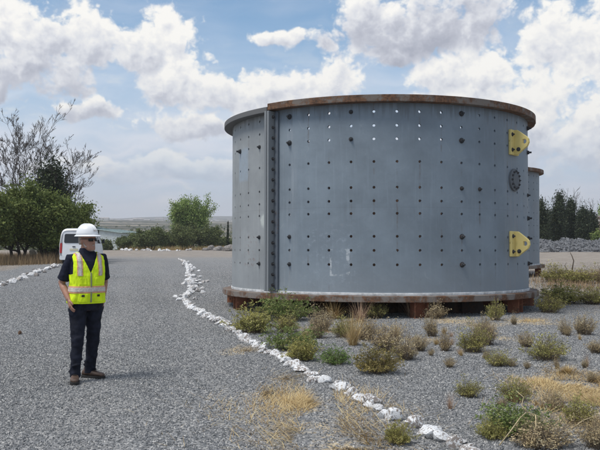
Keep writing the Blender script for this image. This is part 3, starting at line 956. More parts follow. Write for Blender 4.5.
TILT = R_(-1.0)
tank = mill_shell('mill_shell', 'large grey bolted steel ring with rusty rim and yellow lugs, nearest the driveway')
tank.location = (TD * math.sin(TAZ), TD * math.cos(TAZ), -TR * math.sin(-TILT) + 0.0)
tank.rotation_euler = (TILT, 0, -TAZ)
tank2 = copy_tree(tank)
tank2['label'] = 'second grey steel ring mostly hidden behind the right side of the large one'
d2 = 37.0; a2 = math.atan((539.5 - 300) / F) - math.asin(TR / d2)
tank2.location = (d2 * math.sin(a2), d2 * math.cos(a2), 0.02)
tank2.rotation_euler = (0, 0, -a2 - R_(70))

# ------------------------------------------------------------------ vegetation builders
def leaf_quads(cent, nrm_r, size, rs, flat=0.0, aspect=1.7):
    """random leaf-sized quads at the given centres (n,3)"""
    n = len(cent)
    a = rs.normal(size=(n, 3)); a[:, 2] *= (1 - flat); a /= np.linalg.norm(a, axis=1)[:, None] + 1e-9
    b = rs.normal(size=(n, 3)); b -= a * (a * b).sum(1)[:, None]; b /= np.linalg.norm(b, axis=1)[:, None] + 1e-9
    s = size * rs.uniform(0.6, 1.4, n)[:, None]
    L = a * s * aspect / 2; W = b * s / 2
    V = np.stack([cent - L, cent + W * 0.9, cent + L, cent - W * 0.9], 1).reshape(-1, 3)
    Fc = np.arange(n * 4).reshape(n, 4)
    return V, Fc


def grow(base, direction, length, rad, depth, rs, spread=0.5, up=0.15, segs=5, ratio=0.68, kids=(2, 3), wander=0.12, gravity=0.0):
    """branch skeleton: list of (points, radii, depth)"""
    out = []
    def rec(p, d, L, r, k):
        pts = [Vector(p)]; rad_ = [r]; d = Vector(d).normalized()
        for i in range(segs):
            d = (d + Vector((rs.gauss(0, wander), rs.gauss(0, wander), rs.gauss(0, wander) + up * 0.3 - gravity * (1.0 if k < depth else 0)))).normalized()
            pts.append(pts[-1] + d * (L / segs)); rad_.append(r * (1 - 0.55 * (i + 1) / segs))
        out.append((pts, rad_, k))
        if k <= 0: return
        n = rs.randint(*kids)
        for j in range(n):
            t = rs.uniform(0.3, 1.0) if j else 1.0
            q = pts[min(segs, int(round(t * segs)))]; rr = rad_[min(segs, int(round(t * segs)))]
            ax = Vector((rs.gauss(0, 1), rs.gauss(0, 1), rs.gauss(0, 0.6)))
            ax = (ax - d * ax.dot(d)); ax = ax.normalized() if ax.length > 1e-6 else d.orthogonal()
            nd = (d + ax * rs.uniform(0.5, 1.2) * spread + Vector((0, 0, up))).normalized()
            rec(q, nd, L * ratio * rs.uniform(0.75, 1.15), rr * 0.72, k - 1)
    rec(base, direction, length, rad, depth)
    return out


def skeleton_mesh(name, branches, n_hi=6, n_lo=3, min_r=0.006):
    mb = MB()
    for pts, rad, k in branches:
        mb.tube(pts, [max(min_r, r) for r in rad], n_hi if rad[0] > 0.05 else n_lo, cap=False)
    return mb.mesh(name, True)


def tint_for(cent, rs, k=0.9, lo=0.0):
    """leaf colour 0..1: clumps that differ as a whole, plus leaf to leaf variation"""
    t = np.array([mnoise.noise(Vector(c) * k) for c in cent[::1]]) if len(cent) < 6000 else None
    if t is None:
        sub = cent[::6]
        tt = np.array([mnoise.noise(Vector(c) * k) for c in sub])
        t = np.repeat(tt, 6)[:len(cent)]
    return np.clip(0.45 + 0.45 * t + rs.normal(0, 0.16, len(cent)) + lo, 0, 1)


def crown_tree(name, loc, height, width, trunk_h, mat, bark, seed, n_leaf=14000, leaf=0.16, stems=3, lean=0.35, clump=0.55, depth=3, squash=1.0, low=0.25, kn=0.9, upb=0.12, core=0.25):
    """tree or bush of several stems: limbs grown into an uneven crown, leaves clustered on the twigs"""
    rs = random.Random(seed); nr = np.random.RandomState(seed)
    root = empty(name, loc)
    br = []
    for s in range(stems):
        a = 2 * math.pi * (s + rs.random() * 0.7) / stems
        d = Vector((math.cos(a) * lean, math.sin(a) * lean, 1.0))
        b0 = Vector((math.cos(a) * 0.06 * width, math.sin(a) * 0.06 * width, -0.05))
        br += grow(b0, d, trunk_h * rs.uniform(0.9, 1.1), height * 0.022 + 0.02, depth, rs, 0.85, upb, 5, 0.72, (3, 4), 0.13)
    tips = np.array([p for pts, rad, k in br if k <= 1 for p in pts[1:]])
    # scale the crown to the wanted outline
    top = np.percentile(tips[:, 2], 98); wid = np.percentile(np.hypot(tips[:, 0], tips[:, 1]), 93) * 2
    sx = (width * 0.86) / wid; sz = (height * 0.92) / top
    S = np.array([sx, sx, sz])
    br = [([Vector((p.x * sx, p.y * sx, p.z * sz)) for p in pts], rad, k) for pts, rad, k in br]
    link('trunk', skeleton_mesh('trunk', br, 7, 3), bark, root)
    tips = tips * S
    tips = tips[tips[:, 2] > height * low]
    pick = tips[nr.randint(0, len(tips), n_leaf)]
    cent = pick + nr.normal(size=(n_leaf, 3)) * clump * np.array([1, 1, 0.75]) * nr.uniform(0.3, 1.0, n_leaf)[:, None]
    if core:
        nc = int(n_leaf * core); v = nr.normal(size=(nc, 3)); v /= np.linalg.norm(v, axis=1)[:, None]; v *= nr.uniform(0, 1, nc)[:, None] ** (1 / 3)
        cent[:nc] = v * np.array([width * 0.40, width * 0.40, height * (1 - low) * 0.42]) + np.array([0, 0, height * (low + (1 - low) * 0.48)])
    cent = cent[cent[:, 2] > height * low * 0.6]
    V, Fc = leaf_quads(cent, None, leaf, nr)
    crown = link('crown', np_mesh('crown', V, Fc, tint_for(cent, nr, kn)), mat, root)
    return root


def conifer(name, loc, height, width, seed, n=9000, leaf=0.15, ragged=0.25, round_=False):
    """cypress-like tree: trunk and a ragged upright crown of short sprays"""
    rs = random.Random(seed); nr = np.random.RandomState(seed)
    root = empty(name, loc)
    br = [([Vector((0.05 * math.sin(k), 0.05 * math.cos(k * 2), height * 0.96 * k / 8 - 0.05)) for k in range(9)], [height * 0.02 * (1 - k / 9) + 0.01 for k in range(9)], 0)]
    lobes = []
    for i in range(46):
        t = rs.random() ** 0.9
        z = height * (0.08 + 0.86 * t)
        a = rs.random() * 2 * math.pi
        pr = min(1.0, (0.35 + 1.6 * t)) * (1 - t) ** 0.42 if round_ else (1 - t) ** 0.7
        r = width * 0.5 * pr * rs.uniform(0.5, 1.15) * (1 + (0.35 * mnoise.noise(Vector((math.cos(a), math.sin(a), z * 0.7 + seed))) if round_ else 0))
        p0 = Vector((0, 0, z * 0.93)); p1 = Vector((math.cos(a) * r, math.sin(a) * r, z + rs.uniform(0, 0.09) * height * (1 - t)))
        br.append(([p0, p0.lerp(p1, 0.5) + Vector((0, 0, -0.03 * height)), p1], [0.035, 0.02, 0.008], 0))
        lobes.append((p0, p1))
    link('trunk', skeleton_mesh('trunk', br, 6, 3), MATS['bark_dark'], root)
    ii = nr.randint(0, len(lobes), n); t = nr.uniform(0.25, 1.05, n)[:, None]
    A = np.array([l[0] for l in lobes]); B = np.array([l[1] for l in lobes])
    cent = A[ii] * (1 - t) + B[ii] * t + nr.normal(size=(n, 3)) * np.array([0.10, 0.10, 0.17]) * width * nr.uniform(0.4, 1.2 + ragged, n)[:, None]
    cent[:, :2] *= np.clip((1.16 - cent[:, 2:3] / height) * (4.5 if round_ else 1.0) + (0.2 if round_ else 0.13), 0.22, 1)
    cent[:, 2] = np.maximum(cent[:, 2], 0.05)
    V, Fc = leaf_quads(cent, None, leaf, nr, 0.0, 2.0)
    link('crown', np_mesh('crown', V, Fc, tint_for(cent, nr, 0.8)), MATS['leaf_conifer'], root)
    return root


def bare_tree(name, loc, stems, seed, depth=4, mat='bark_grey', ratio=0.66, spread=0.5, min_r=0.010, kids=(2, 3), up=0.10):
    """leafless tree; stems = [(direction, length, radius)]"""
    rs = random.Random(seed)
    root = empty(name, loc)
    trunk, limbs, twigs = [], [], []
    for (o, d, L, r, dep, g) in stems:
        for b in grow(o, d, L, r, dep, rs, spread, up, 6, ratio, kids, 0.09, g):
            (trunk if b[2] == dep else limbs if b[2] >= dep - 1 else twigs).append(b)
    link('trunk', skeleton_mesh('trunk', trunk, 8, 6, min_r), MATS[mat], root)
    link('limbs', skeleton_mesh('limbs', limbs, 6, 5, min_r), MATS[mat], root)
    t = link('twigs', skeleton_mesh('twigs', twigs, 4, 3, min_r), MATS[mat], root)
    t['kind'] = 'stuff'
    return root


# ---- low shrubs and tufts: prototypes one metre wide, scaled per plant
def shrub_meshes(seed, n_stem, n_leaf, h, leaf, stem_r, flop=1.35, leaf_from=0.12, ragged=0.25):
    """dome of wiry stems that reaches down to the ground, with small leaves along them"""
    rs = random.Random(seed); nr = np.random.RandomState(seed)
    mb = MB(); pts_all = []
    for i in range(n_stem):
        a = rs.random() * 2 * math.pi; e = rs.random() ** 0.55
        lean = e * flop
        # end of the stem on an uneven dome half a metre wide and h high
        lump = 1 + ragged * mnoise.noise(Vector((math.cos(a) * 1.6, math.sin(a) * 1.6, lean * 1.4 + seed))) * 1.6
        R = rs.uniform(0.72, 1.06) * lump
        tip = Vector((math.cos(a) * math.sin(lean) * 0.5 * R, math.sin(a) * math.sin(lean) * 0.5 * R, max(0.03, math.cos(lean) * h * R)))
        base = Vector((math.cos(a + rs.gauss(0, 0.4)) * 0.20 * e, math.sin(a + rs.gauss(0, 0.4)) * 0.20 * e, -0.02))
        pts = []
        for k in range(5):
            t = k / 4.0
            q = base.lerp(tip, t) + Vector((0, 0, 0.14 * h * math.sin(math.pi * t) * e)) + Vector((rs.gauss(0, 0.018), rs.gauss(0, 0.018), rs.gauss(0, 0.012))) * t
            pts.append(q)
        mb.tube(pts, [stem_r * (1 - 0.18 * k) for k in range(5)], 3, False)
        pts_all.append(np.array(pts))
        d = (pts[4] - pts[2]).normalized(); L = (tip - base).length
        for q in range(3):      # side twigs
            k = rs.randint(1, 4); b = pts[k]
            dd = (d + Vector((rs.gauss(0, 0.7), rs.gauss(0, 0.7), rs.gauss(0.25, 0.4)))).normalized()
            tw = [b, b + dd * L * 0.14, b + dd * L * 0.26 + Vector((0, 0, 0.015))]
            mb.tube(tw, [stem_r * 0.6, stem_r * 0.5, stem_r * 0.3], 3, False); pts_all.append(np.array(tw + [tw[-1]] * 2))
    A = np.array(pts_all)
    ii = nr.randint(0, len(A), n_leaf); t = leaf_from + (1 - leaf_from) * nr.uniform(0, 1, n_leaf) ** 0.7
    f = t * 3.999; k = f.astype(int); w = (f - k)[:, None]
    cent = A[ii, k] * (1 - w) + A[ii, k + 1] * w + nr.normal(size=(n_leaf, 3)) * leaf * 0.9
    cent[:, 2] = np.maximum(cent[:, 2], 0.01)
    V, Fc = leaf_quads(cent, None, leaf, nr, 0.0, 2.2)
    return mb.mesh('stems', True), np_mesh('leaves', V, Fc, tint_for(cent, nr, 3.0))


def blades(n, h, spread, width, seed, droop=0.6, base=0.10, flat=0.0):
    """grass blades: narrow strips that rise and bend over"""
    rs = np.random.RandomState(seed)
    a = rs.uniform(0, 2 * math.pi, n); e = rs.uniform(0, 1, n) ** 0.7
    bx = np.cos(a) * base * e; by = np.sin(a) * base * e
    hd = a + rs.normal(0, 0.6, n); L = h * rs.uniform(0.45, 1.1, n); lean = (flat + (1 - flat) * e) * spread * rs.uniform(0.5 + 0.4 * flat, 1.2 - 0.2 * flat, n)
    V = np.zeros((n, 7, 3)); px, py, pz = bx.copy(), by.copy(), np.full(n, -0.01)
    w0 = width * rs.uniform(0.6, 1.3, n); nx, ny = -np.sin(hd), np.cos(hd)
    for k in range(4):
        w = w0 * (1 - k * 0.28)
        if k < 3:
            V[:, 2 * k, :] = np.stack([px - nx * w, py - ny * w, pz], 1); V[:, 2 * k + 1, :] = np.stack([px + nx * w, py + ny * w, pz], 1)
        else:
            V[:, 6, :] = np.stack([px, py, pz], 1)
        l = lean + droop * lean * k * 0.6
        px = px + np.cos(hd) * np.sin(l) * L / 3; py = py + np.sin(hd) * np.sin(l) * L / 3; pz = np.maximum(pz + np.cos(l) * L / 3, 0.004)
    b = (np.arange(n) * 7)[:, None]
    q = np.concatenate([b + np.array([0, 1, 3, 2]), b + np.array([2, 3, 5, 4]), b + np.array([4, 5, 6, 6])], 1).reshape(-1, 4)
    # triangles at the tips
    quads = q.reshape(n, 3, 4)
    tris = np.concatenate([quads[:, :2, [0, 1, 2]], quads[:, :2, [0, 2, 3]]], 1).reshape(-1, 3)
    tips = quads[:, 2, :3].reshape(-1, 3)
    Fc = np.concatenate([tris, tips])
    t = rs.uniform(0, 1, n)
    tint = np.concatenate([np.repeat(t, 4), t])
    return V.reshape(-1, 3), Fc, tint


def tuft_mesh(n, h, spread, width, seed, droop=0.6, base=0.10):
    V, Fc, t = blades(n, h, spread, width, seed, droop, base)
    return np_mesh('blades', V, Fc, t)


PROTO = {}
def protos():
    for k in range(3):
        PROTO['A', k] = (*shrub_meshes(11 + k, 150, 5200, 0.60, 0.020, 0.0040), 'leaf_olive', 'dead_twig')
        PROTO['C', k] = (*shrub_meshes(31 + k, 150, 5200, 0.55, 0.019, 0.0038), 'leaf_green', 'dead_twig')
        PROTO['F', k] = (*shrub_meshes(41 + k, 140, 3600, 0.55, 0.022, 0.0038), 'leaf_fresh', 'dead_twig')
        PROTO['R', k] = (*shrub_meshes(51 + k, 150, 4800, 0.60, 0.020, 0.0042), 'leaf_rust', 'dead_twig')
        PROTO['B', k] = (*shrub_meshes(61 + k, 190, 2600, 0.60, 0.016, 0.0045, 1.2, 0.2, 0.4), 'leaf_brown', 'dead_twig')
        PROTO['O', k] = (*shrub_meshes(71 + k, 180, 3400, 0.60, 0.017, 0.0042, 1.25, 0.15, 0.35), 'leaf_olive', 'dead_twig')
        PROTO['D', k] = (tuft_mesh(260, 0.75, 0.95, 0.006, 81 + k), None, 'straw', None)
        PROTO['P', k] = (tuft_mesh(150, 0.85, 0.9, 0.005, 91 + k, 0.3), None, 'straw_pink', None)


protos()
SHRUB_GROUP = 'low shrubs growing on the gravel around the steel ring'


def shrub(kind, px, py, w, h, label, cat='shrub', name=None, z=0.0, group=SHRUB_GROUP):
    """one plant: base centre, width and height given in photo pixels"""
    p = on_ground(G(px, py)); dep = p.y
    # the pixel is the front foot of the plant, the root stands half a width behind
    W = 1.22 * w * dep / F; H = 1.0 * h * dep / F
    p = p + Vector((p.x / dep, 1, 0)).normalized() * W * 0.30
    p = on_ground(p)
    v = rnd.randrange(3)
    a, b, ma, mb_ = PROTO[kind, v]
    root = empty(name or ('grass_tuft' if kind in 'DP' else 'shrub'), p, rnd.random() * 6.28)
    tag(root, label, 'grass tuft' if kind in 'DP' else cat, 'dry grass tufts near the steel ring' if kind in 'DP' else group)
    zz = {'D': 0.62, 'P': 0.72}.get(kind, 0.60)
    root.scale = (W, W, H / zz)
    if b is not None:
        link('stems', a, MATS[mb_], root); link('leaves', b, MATS[ma], root)
    else:
        link('blades', a, MATS[ma], root)
    return root


for s in SHRUBS: shrub(*s)
for i in range(36):                                   # tiny dry tufts, too many alike to tell apart
    px, py = rnd.uniform(412, 600), rnd.uniform(324, 412)
    if py > 380 and px < 440 + (py - 380) * 1.2: continue
    o = shrub(rnd.choice('BDPDB'), px, py, rnd.uniform(6, 12), rnd.uniform(6, 11), 'tiny dry tuft scattered on the gravel between the larger shrubs', 'grass tuft', 'grass_tuft')
    o['group'] = 'tiny dry tufts scattered over the gravel'; o['category'] = 'grass tuft'


def straw_patch(name, label, spots, n, h, seed, mat='straw'):
    """mat of dead grass lying on the gravel"""
    rs = np.random.RandomState(seed)
    Vs, Fs, Ts = [], [], []
    V, Fc, t = blades(n, h, 1.45, 0.0024, seed, 0.12, 0.02, 0.72)
    c = []
    ws = np.array([r * r for _, r in spots]); ws = ws / ws.sum()
    k = rs.choice(len(spots), n, p=ws)
    ctr = np.array([(p.x, p.y) for p, r in spots])[k]; rad = np.array([r for p, r in spots])[k]
    a = rs.uniform(0, 2 * math.pi, n); q = np.abs(rs.normal(0, 0.46, n)) * rad
    # clumps
    off = np.stack([ctr[:, 0] + np.cos(a) * q, ctr[:, 1] + np.sin(a) * q * 1.3, np.zeros(n)], 1)
    keep = np.array([mnoise.noise(Vector((o[0] * 2.3, o[1] * 1.6, seed))) for o in off]) > -0.12
    off[:, 2] = 0.008
    V = V.reshape(n, 7, 3) + off[:, None, :]
    nf = len(Fc); own = Fc[:, 0] // 7
    Fc = Fc[keep[own]]; t = t[keep[own]]
    me = np_mesh(name, V.reshape(-1, 3), Fc, t)
    o = link(name, me, MATS[mat]); tag(o, label, 'dry grass', None, 'stuff')
    return o


straw_patch('dry_grass', 'straw coloured dead grass lying flat on the gravel drive', STRAW_W[:6], 9500, 0.20, 5)
straw_patch('dry_grass', 'pale matted straw on the gravel at the right', STRAW_W[6:10] + STRAW_W[14:15] + STRAW_W[19:], 13000, 0.14, 6)
straw_patch('dry_grass', 'thin dead grass scattered along the foot of the ring', STRAW_W[10:14] + STRAW_W[15:19], 7000, 0.16, 8)

# ------------------------------------------------------------------ stones
def rock_mesh(name, seed, sub=2, rough=0.35, flat=1.0):
    import bmesh
    bm = bmesh.new(); bmesh.ops.create_icosphere(bm, subdivisions=sub, radius=0.5)
    rs = random.Random(seed); off = Vector((seed * 3.1, seed * 1.7, seed * 0.9))
    planes = [(Vector((rs.gauss(0, 1), rs.gauss(0, 1), rs.gauss(0, 1))).normalized(), rs.uniform(0.24, 0.40)) for _ in range(10)]
    for v in bm.verts:
        p = v.co.copy()
        for n, d in planes:                      # chip flat facets off the lump
            k = p.dot(n)
            if k > d: p -= n * (k - d) * 0.97
        p *= 1 + rough * 0.30 * mnoise.noise(v.co * 2.2 + off) + 0.04 * mnoise.noise(v.co * 9.0 + off) * (sub > 2)
        v.co = Vector((p.x, p.y, p.z * flat))
    me = bpy.data.meshes.new(name); bm.to_mesh(me); bm.free()
    auto_smooth(me, 18)
    return me


ROCKS = [rock_mesh('white_stone', 100 + k, 3 if k < 8 else 2) for k in range(12)]
for r_ in ROCKS: r_.materials.append(MATS['whitewash'])
BARE = [rock_mesh('bare_stone', 140 + k, 2) for k in range(4)]
for r_ in BARE: r_.materials.append(MATS['bare_rock'])


def stone(p, size, label, group, mesh=None, name='white_stone', cat='stone', sink=0.22):
    o = link(name, mesh or ROCKS[rnd.randrange(len(ROCKS))])
    s = size
    o.scale = (s * rnd.uniform(0.95, 1.45), s * rnd.uniform(0.75, 1.1), s * rnd.uniform(0.62, 0.92))
    o.rotation_euler = (rnd.gauss(0, 0.25), rnd.gauss(0, 0.25), rnd.random() * 6.28)
    q = on_ground(p); q.z += o.scale.z * (0.40 - sink)
    o.location = q
    return tag(o, label, cat, group)


def stone_rows():
    RL = 'white painted stone in the long row edging the right of the drive'; RG = 'white stones along the right of the drive'
    def stretch(y):
        return ('large near white stone of the right row, between the straw and the foreground bushes' if y < 8.2 else
                'white stone of the right row where it passes in front of the low green shrubs' if y < 13.5 else
                'white stone of the right row on the straight run left of the green shrubs' if y < 18 else
                'white stone heaped along the bend of the right row' if y < 32 else 'small far white stone at the distant tip of the right row')
    line = interp(RIGHT_LINE, 1200); last = None
    for p in line:
        RL = stretch(p.y)
        gap = 0.15 if p.y < 9 else 0.175 if p.y < 15 else 0.26 if p.y < 20 else 0.44
        if last is not None and (p - last).length < gap * rnd.uniform(0.75, 1.15): continue
        last = p
        q = p + Vector((rnd.gauss(0, 0.025), rnd.gauss(0, 0.04), 0))
        stone(q, (rnd.choice((0.15, 0.17, 0.19, 0.21)) if p.y < 9 else rnd.choice((0.14, 0.17, 0.19, 0.22)) * (1.0 if p.y < 15 else 1.15)), RL, RG)
        if rnd.random() < 0.36:
            stone(q + Vector((rnd.gauss(0.02, 0.07), rnd.gauss(0.03, 0.10), 0)), rnd.uniform(0.08, 0.16), RL, RG)
    # the bend near the far end is piled thicker
    for i, p in enumerate(interp(RIGHT_LINE[1:6], 40)):
        stone(p + Vector((rnd.gauss(0.02, 0.17), rnd.gauss(0, 0.5), 0)), rnd.uniform(0.16, 0.30), stretch(p.y), RG)
    for px, py in ((194.5, 269), (199, 271.5), (197, 282), (203.5, 282.5), (202, 288.5), (198, 291), (200, 284), (207, 282), (199.5, 281), (194, 277)):
        stone(G(px, py), rnd.uniform(0.15, 0.27), 'white stone lying loose beside the bend of the right hand row', 'loose white stones beside the bend')
    for i, p in enumerate(interp(LEFT_LINE, 40)):
        stone(p + Vector((rnd.gauss(0, 0.07), rnd.gauss(0, 0.25), 0)), rnd.uniform(0.20, 0.36), 'white painted stone in the row below the bushes at left', 'white stones along the left of the drive')
        if rnd.random() < 0.3:
            stone(p + Vector((rnd.gauss(0, 0.2), rnd.gauss(0, 0.5), 0)), rnd.uniform(0.15, 0.25), 'bare brown stone among the white row at left', 'bare stones among the left row', BARE[rnd.randrange(4)], 'stone')
    far = [(118, 250.2), (126, 250.3), (133, 250.6), (141, 250.6), (150, 250.8), (157, 250.8), (165, 251), (173, 251), (182, 250.8), (190, 250.8)]
    for i, p in enumerate(interp(far, 26)):
        stone(p + Vector((rnd.gauss(0, 0.15), rnd.gauss(0, 1.0), 0)), rnd.uniform(0.3, 0.62), 'small white stone edging the far end of the drive', 'white stones at the far end of the drive')
    stone(G(20, 333.5), 0.10, 'small brown clod lying on the open gravel at left', None, rock_mesh('clod', 77, 2), 'clod', 'clod', 0.1)
    bpy.data.objects['clod'].data.materials.append(MATS['brown_clod'])
    for px, py, s, lab in ((212, 248.5, 0.8, 'dark'), (219, 249, 1.0, 'dark'), (226, 249.5, 1.1, 'dark'), (205, 249, 0.6, 'dark'), (231, 249.5, 1.0, 'dark')):
        stone(G(px, py + 1.5), s * 1.5, 'dark rock in the heap at the foot of the slim cypress', 'dark rocks past the end of the drive', BARE[rnd.randrange(4)], 'dark_rock', 'rock')


stone_rows()

# pale boulder on a stump and one lying in the dry grass, under the trees at left
mb = MB(); mb.lathe([(0.24, -0.05), (0.21, 0.1), (0.19, 0.3), (0.20, 0.42), (0.17, 0.44)], n=12)
me = mb.mesh('tree_stump', True)
sp = on_ground(G(33, 262))
st = link('tree_stump', me, MATS['bark_dark'], None, sp); tag(st, 'dark stump under the trees with a pale boulder on top', 'stump')
b1 = rock_mesh('boulder', 201, 3); b1.materials.append(MATS['pale_rock'])
o = link('boulder', b1, None, None, sp + Vector((0, 0, 0.66))); o.scale = (0.56, 0.5, 0.58); tag(o, 'pale boulder set on a dark stump under the trees', 'boulder')
o = link('boulder', b1, None, None, on_ground(G(53, 258)) + Vector((0, 0, 0.2))); o.scale = (0.6, 0.5, 0.5); o.rotation_euler = (0.3, 0.2, 2); tag(o, 'tan boulder half sunk in dry grass left of the van', 'boulder')


# ---- loose gravel: instanced stones on the ground near the camera
def build_gravel():
    ys = np.arange(4.5, 62.01, 0.3); xs = np.arange(-24, 24.01, 0.3)
    V = np.array([(x, y, ground_h(x, y) + 0.001) for y in ys for x in xs]); nx = len(xs)
    i = np.arange(len(V)).reshape(len(ys), nx)
    Fc = np.stack([i[:-1, :-1], i[:-1, 1:], i[1:, 1:], i[1:, :-1]], -1).reshape(-1, 4)
    me = np_mesh('gravel', V, Fc)
    x, y = V[:, 0], V[:, 1]
    d = np.where(y < 9, 1.0, (9 / y) ** 1.7) * np.clip((62 - y) / 30, 0, 1) * (np.abs(x) < (y * 0.40 + 2.2))
    straw = np.zeros(len(V))
    for p, r in STRAW_W: straw = np.maximum(straw, np.clip(1.1 - np.hypot(x - p.x, y - p.y) / r, 0, 1))
    d = d * (1 - 0.45 * straw) * (1 - 0.50 * track_mask(x, y)) * np.array([0.70 + 0.42 * mnoise.noise(Vector((a * 0.55, b * 0.22, 4))) + 0.15 * mnoise.noise(Vector((a * 2.0, b * 1.2, 9))) for a, b in zip(x, y)]).clip(0.25, 1.1)
    a = me.attributes.new('dens', 'FLOAT', 'POINT'); a.data.foreach_set('value', d.astype(np.float32))
    o = link('gravel', me, MATS['gravel_stone']); tag(o, 'loose grey crushed stone covering the drive', 'gravel', None, 'stuff')
    ng = bpy.data.node_groups.new('gravel_scatter', 'GeometryNodeTree')
    ng.interface.new_socket('Geometry', in_out='INPUT', socket_type='NodeSocketGeometry')
    ng.interface.new_socket('Geometry', in_out='OUTPUT', socket_type='NodeSocketGeometry')
    N, L = ng.nodes, ng.links
    gi = N.new('NodeGroupInput'); go = N.new('NodeGroupOutput')
    dp = N.new('GeometryNodeDistributePointsOnFaces'); dp.distribute_method = 'RANDOM'
    at_ = N.new('GeometryNodeInputNamedAttribute'); at_.data_type = 'FLOAT'; at_.inputs[0].default_value = 'dens'
    mu = N.new('ShaderNodeMath'); mu.operation = 'MULTIPLY'; mu.inputs[1].default_value = 3500.0
    L.new(at_.outputs['Attribute'], mu.inputs[0]); L.new(gi.outputs[0], dp.inputs['Mesh']); L.new(mu.outputs[0], dp.inputs['Density'])
    join = N.new('GeometryNodeGeometryToInstance')
    for k in range(5):
        ico = N.new('GeometryNodeMeshIcoSphere'); ico.inputs['Radius'].default_value = 0.5; ico.inputs['Subdivisions'].default_value = 1
        sp_ = N.new('GeometryNodeSetPosition')
        rv = N.new('FunctionNodeRandomValue'); rv.data_type = 'FLOAT_VECTOR'; rv.inputs[0].default_value = (-0.22, -0.22, -0.22); rv.inputs[1].default_value = (0.22, 0.22, 0.22); rv.inputs['Seed'].default_value = 5 + k
        L.new(ico.outputs[0], sp_.inputs['Geometry']); L.new(rv.outputs[0], sp_.inputs['Offset'])
        sm = N.new('GeometryNodeSetMaterial'); sm.inputs['Material'].default_value = MATS['gravel_stone']
        ss = N.new('GeometryNodeSetShadeSmooth'); ss.inputs['Shade Smooth'].default_value = False
        L.new(sp_.outputs[0], ss.inputs[0]); L.new(ss.outputs[0], sm.inputs[0]); L.new(sm.outputs[0], join.inputs[0])
    ip = N.new('GeometryNodeInstanceOnPoints'); ip.inputs['Pick Instance'].default_value = True
    rr = N.new('FunctionNodeRandomValue'); rr.data_type = 'FLOAT_VECTOR'; rr.inputs[0].default_value = (0, 0, 0); rr.inputs[1].default_value = (6.28, 6.28, 6.28)
    rsn = N.new('FunctionNodeRandomValue'); rsn.data_type = 'FLOAT_VECTOR'; rsn.inputs[0].default_value = (0.009, 0.008, 0.007); rsn.inputs[1].default_value = (0.028, 0.024, 0.019); rsn.inputs['Seed'].default_value = 3
    L.new(dp.outputs['Points'], ip.inputs['Points']); L.new(join.outputs[0], ip.inputs['Instance'])
    L.new(rr.outputs[0], ip.inputs['Rotation']); L.new(rsn.outputs[0], ip.inputs['Scale'])
    L.new(ip.outputs[0], go.inputs[0])
    m = o.modifiers.new('scatter', 'NODES'); m.node_group = ng
    return o


build_gravel()

# ------------------------------------------------------------------ trees
TG = 'thorn trees by the left side of the drive'
t = crown_tree('thorn_tree', at(18, 53), 4.9, 5.4, 1.9, MATS['leaf_thorn'], MATS['bark_dark'], 3, 52000, 0.10, 3, 0.30, 0.40, 3, low=0.30)
tag(t, 'bushy green thorn tree at the left edge with dark trunks', 'tree', TG)
t = crown_tree('thorn_tree', at(50, 54), 4.9, 5.0, 1.9, MATS['leaf_thorn'], MATS['bark_dark'], 4, 50000, 0.10, 3, 0.32, 0.40, 3, low=0.28)
tag(t, 'bushy green thorn tree just left of the white van', 'tree', TG)
t = crown_tree('thorn_tree', at(74, 60), 4.0, 3.6, 1.5, MATS['leaf_thorn'], MATS['bark_dark'], 5, 26000, 0.10, 3, 0.35, 0.34, 3, low=0.22)
tag(t, 'smaller green thorn tree rising behind the white van roof', 'tree', TG)
t = crown_tree('thorn_tree', at(-14, 50), 4.5, 4.0, 1.7, MATS['leaf_thorn'], MATS['bark_dark'], 6, 20000, 0.11, 3, 0.3, 0.40, 3, low=0.28)
tag(t, 'bushy green thorn tree cut off by the left edge', 'tree', TG)
# tall leafless tree with a dark evergreen growing up into it
p = at(45, 60)
t = bare_tree('bare_tree', p, [
    ((0.0, 0, 0), (-0.13, 0.0, 1), 5.6, 0.15, 6, 0.0), ((0.1, 0, 0), (-0.02, 0.1, 1), 6.0, 0.16, 6, 0.0), ((0.3, 0, 0), (0.09, -0.1, 1), 5.7, 0.14, 6, 0.0),
    ((-0.3, 0, 0), (-0.27, 0.1, 1), 5.0, 0.11, 6, 0.0), ((0.2, 0, 0), (0.03, 0.2, 1), 4.6, 0.10, 6, 0.0), ((0.7, 0, 3.0), (0.75, 0, 0.72), 1.8, 0.075, 5, 0.02), ((0.7, 0, 2.4), (0.85, -0.1, 0.40), 1.5, 0.06, 5, 0.02), ((-0.1, 0, 1.5), (-0.24, -0.1, 1), 4.6, 0.10, 6, 0.0), ((0.2, 0, 1.5), (0.16, 0.1, 1), 4.4, 0.10, 6, 0.0)], 33, ratio=0.575, spread=0.62, min_r=0.0095, kids=(2, 4), up=0.09)
tag(t, 'tall leafless grey tree standing above the thorn trees at left', 'tree')
t = conifer('evergreen_tree', at(51, 58.5), 7.3, 3.4, 9, 20000, 0.115, 0.3, True)
tag(t, 'dark evergreen rising inside the tall leafless tree', 'tree')
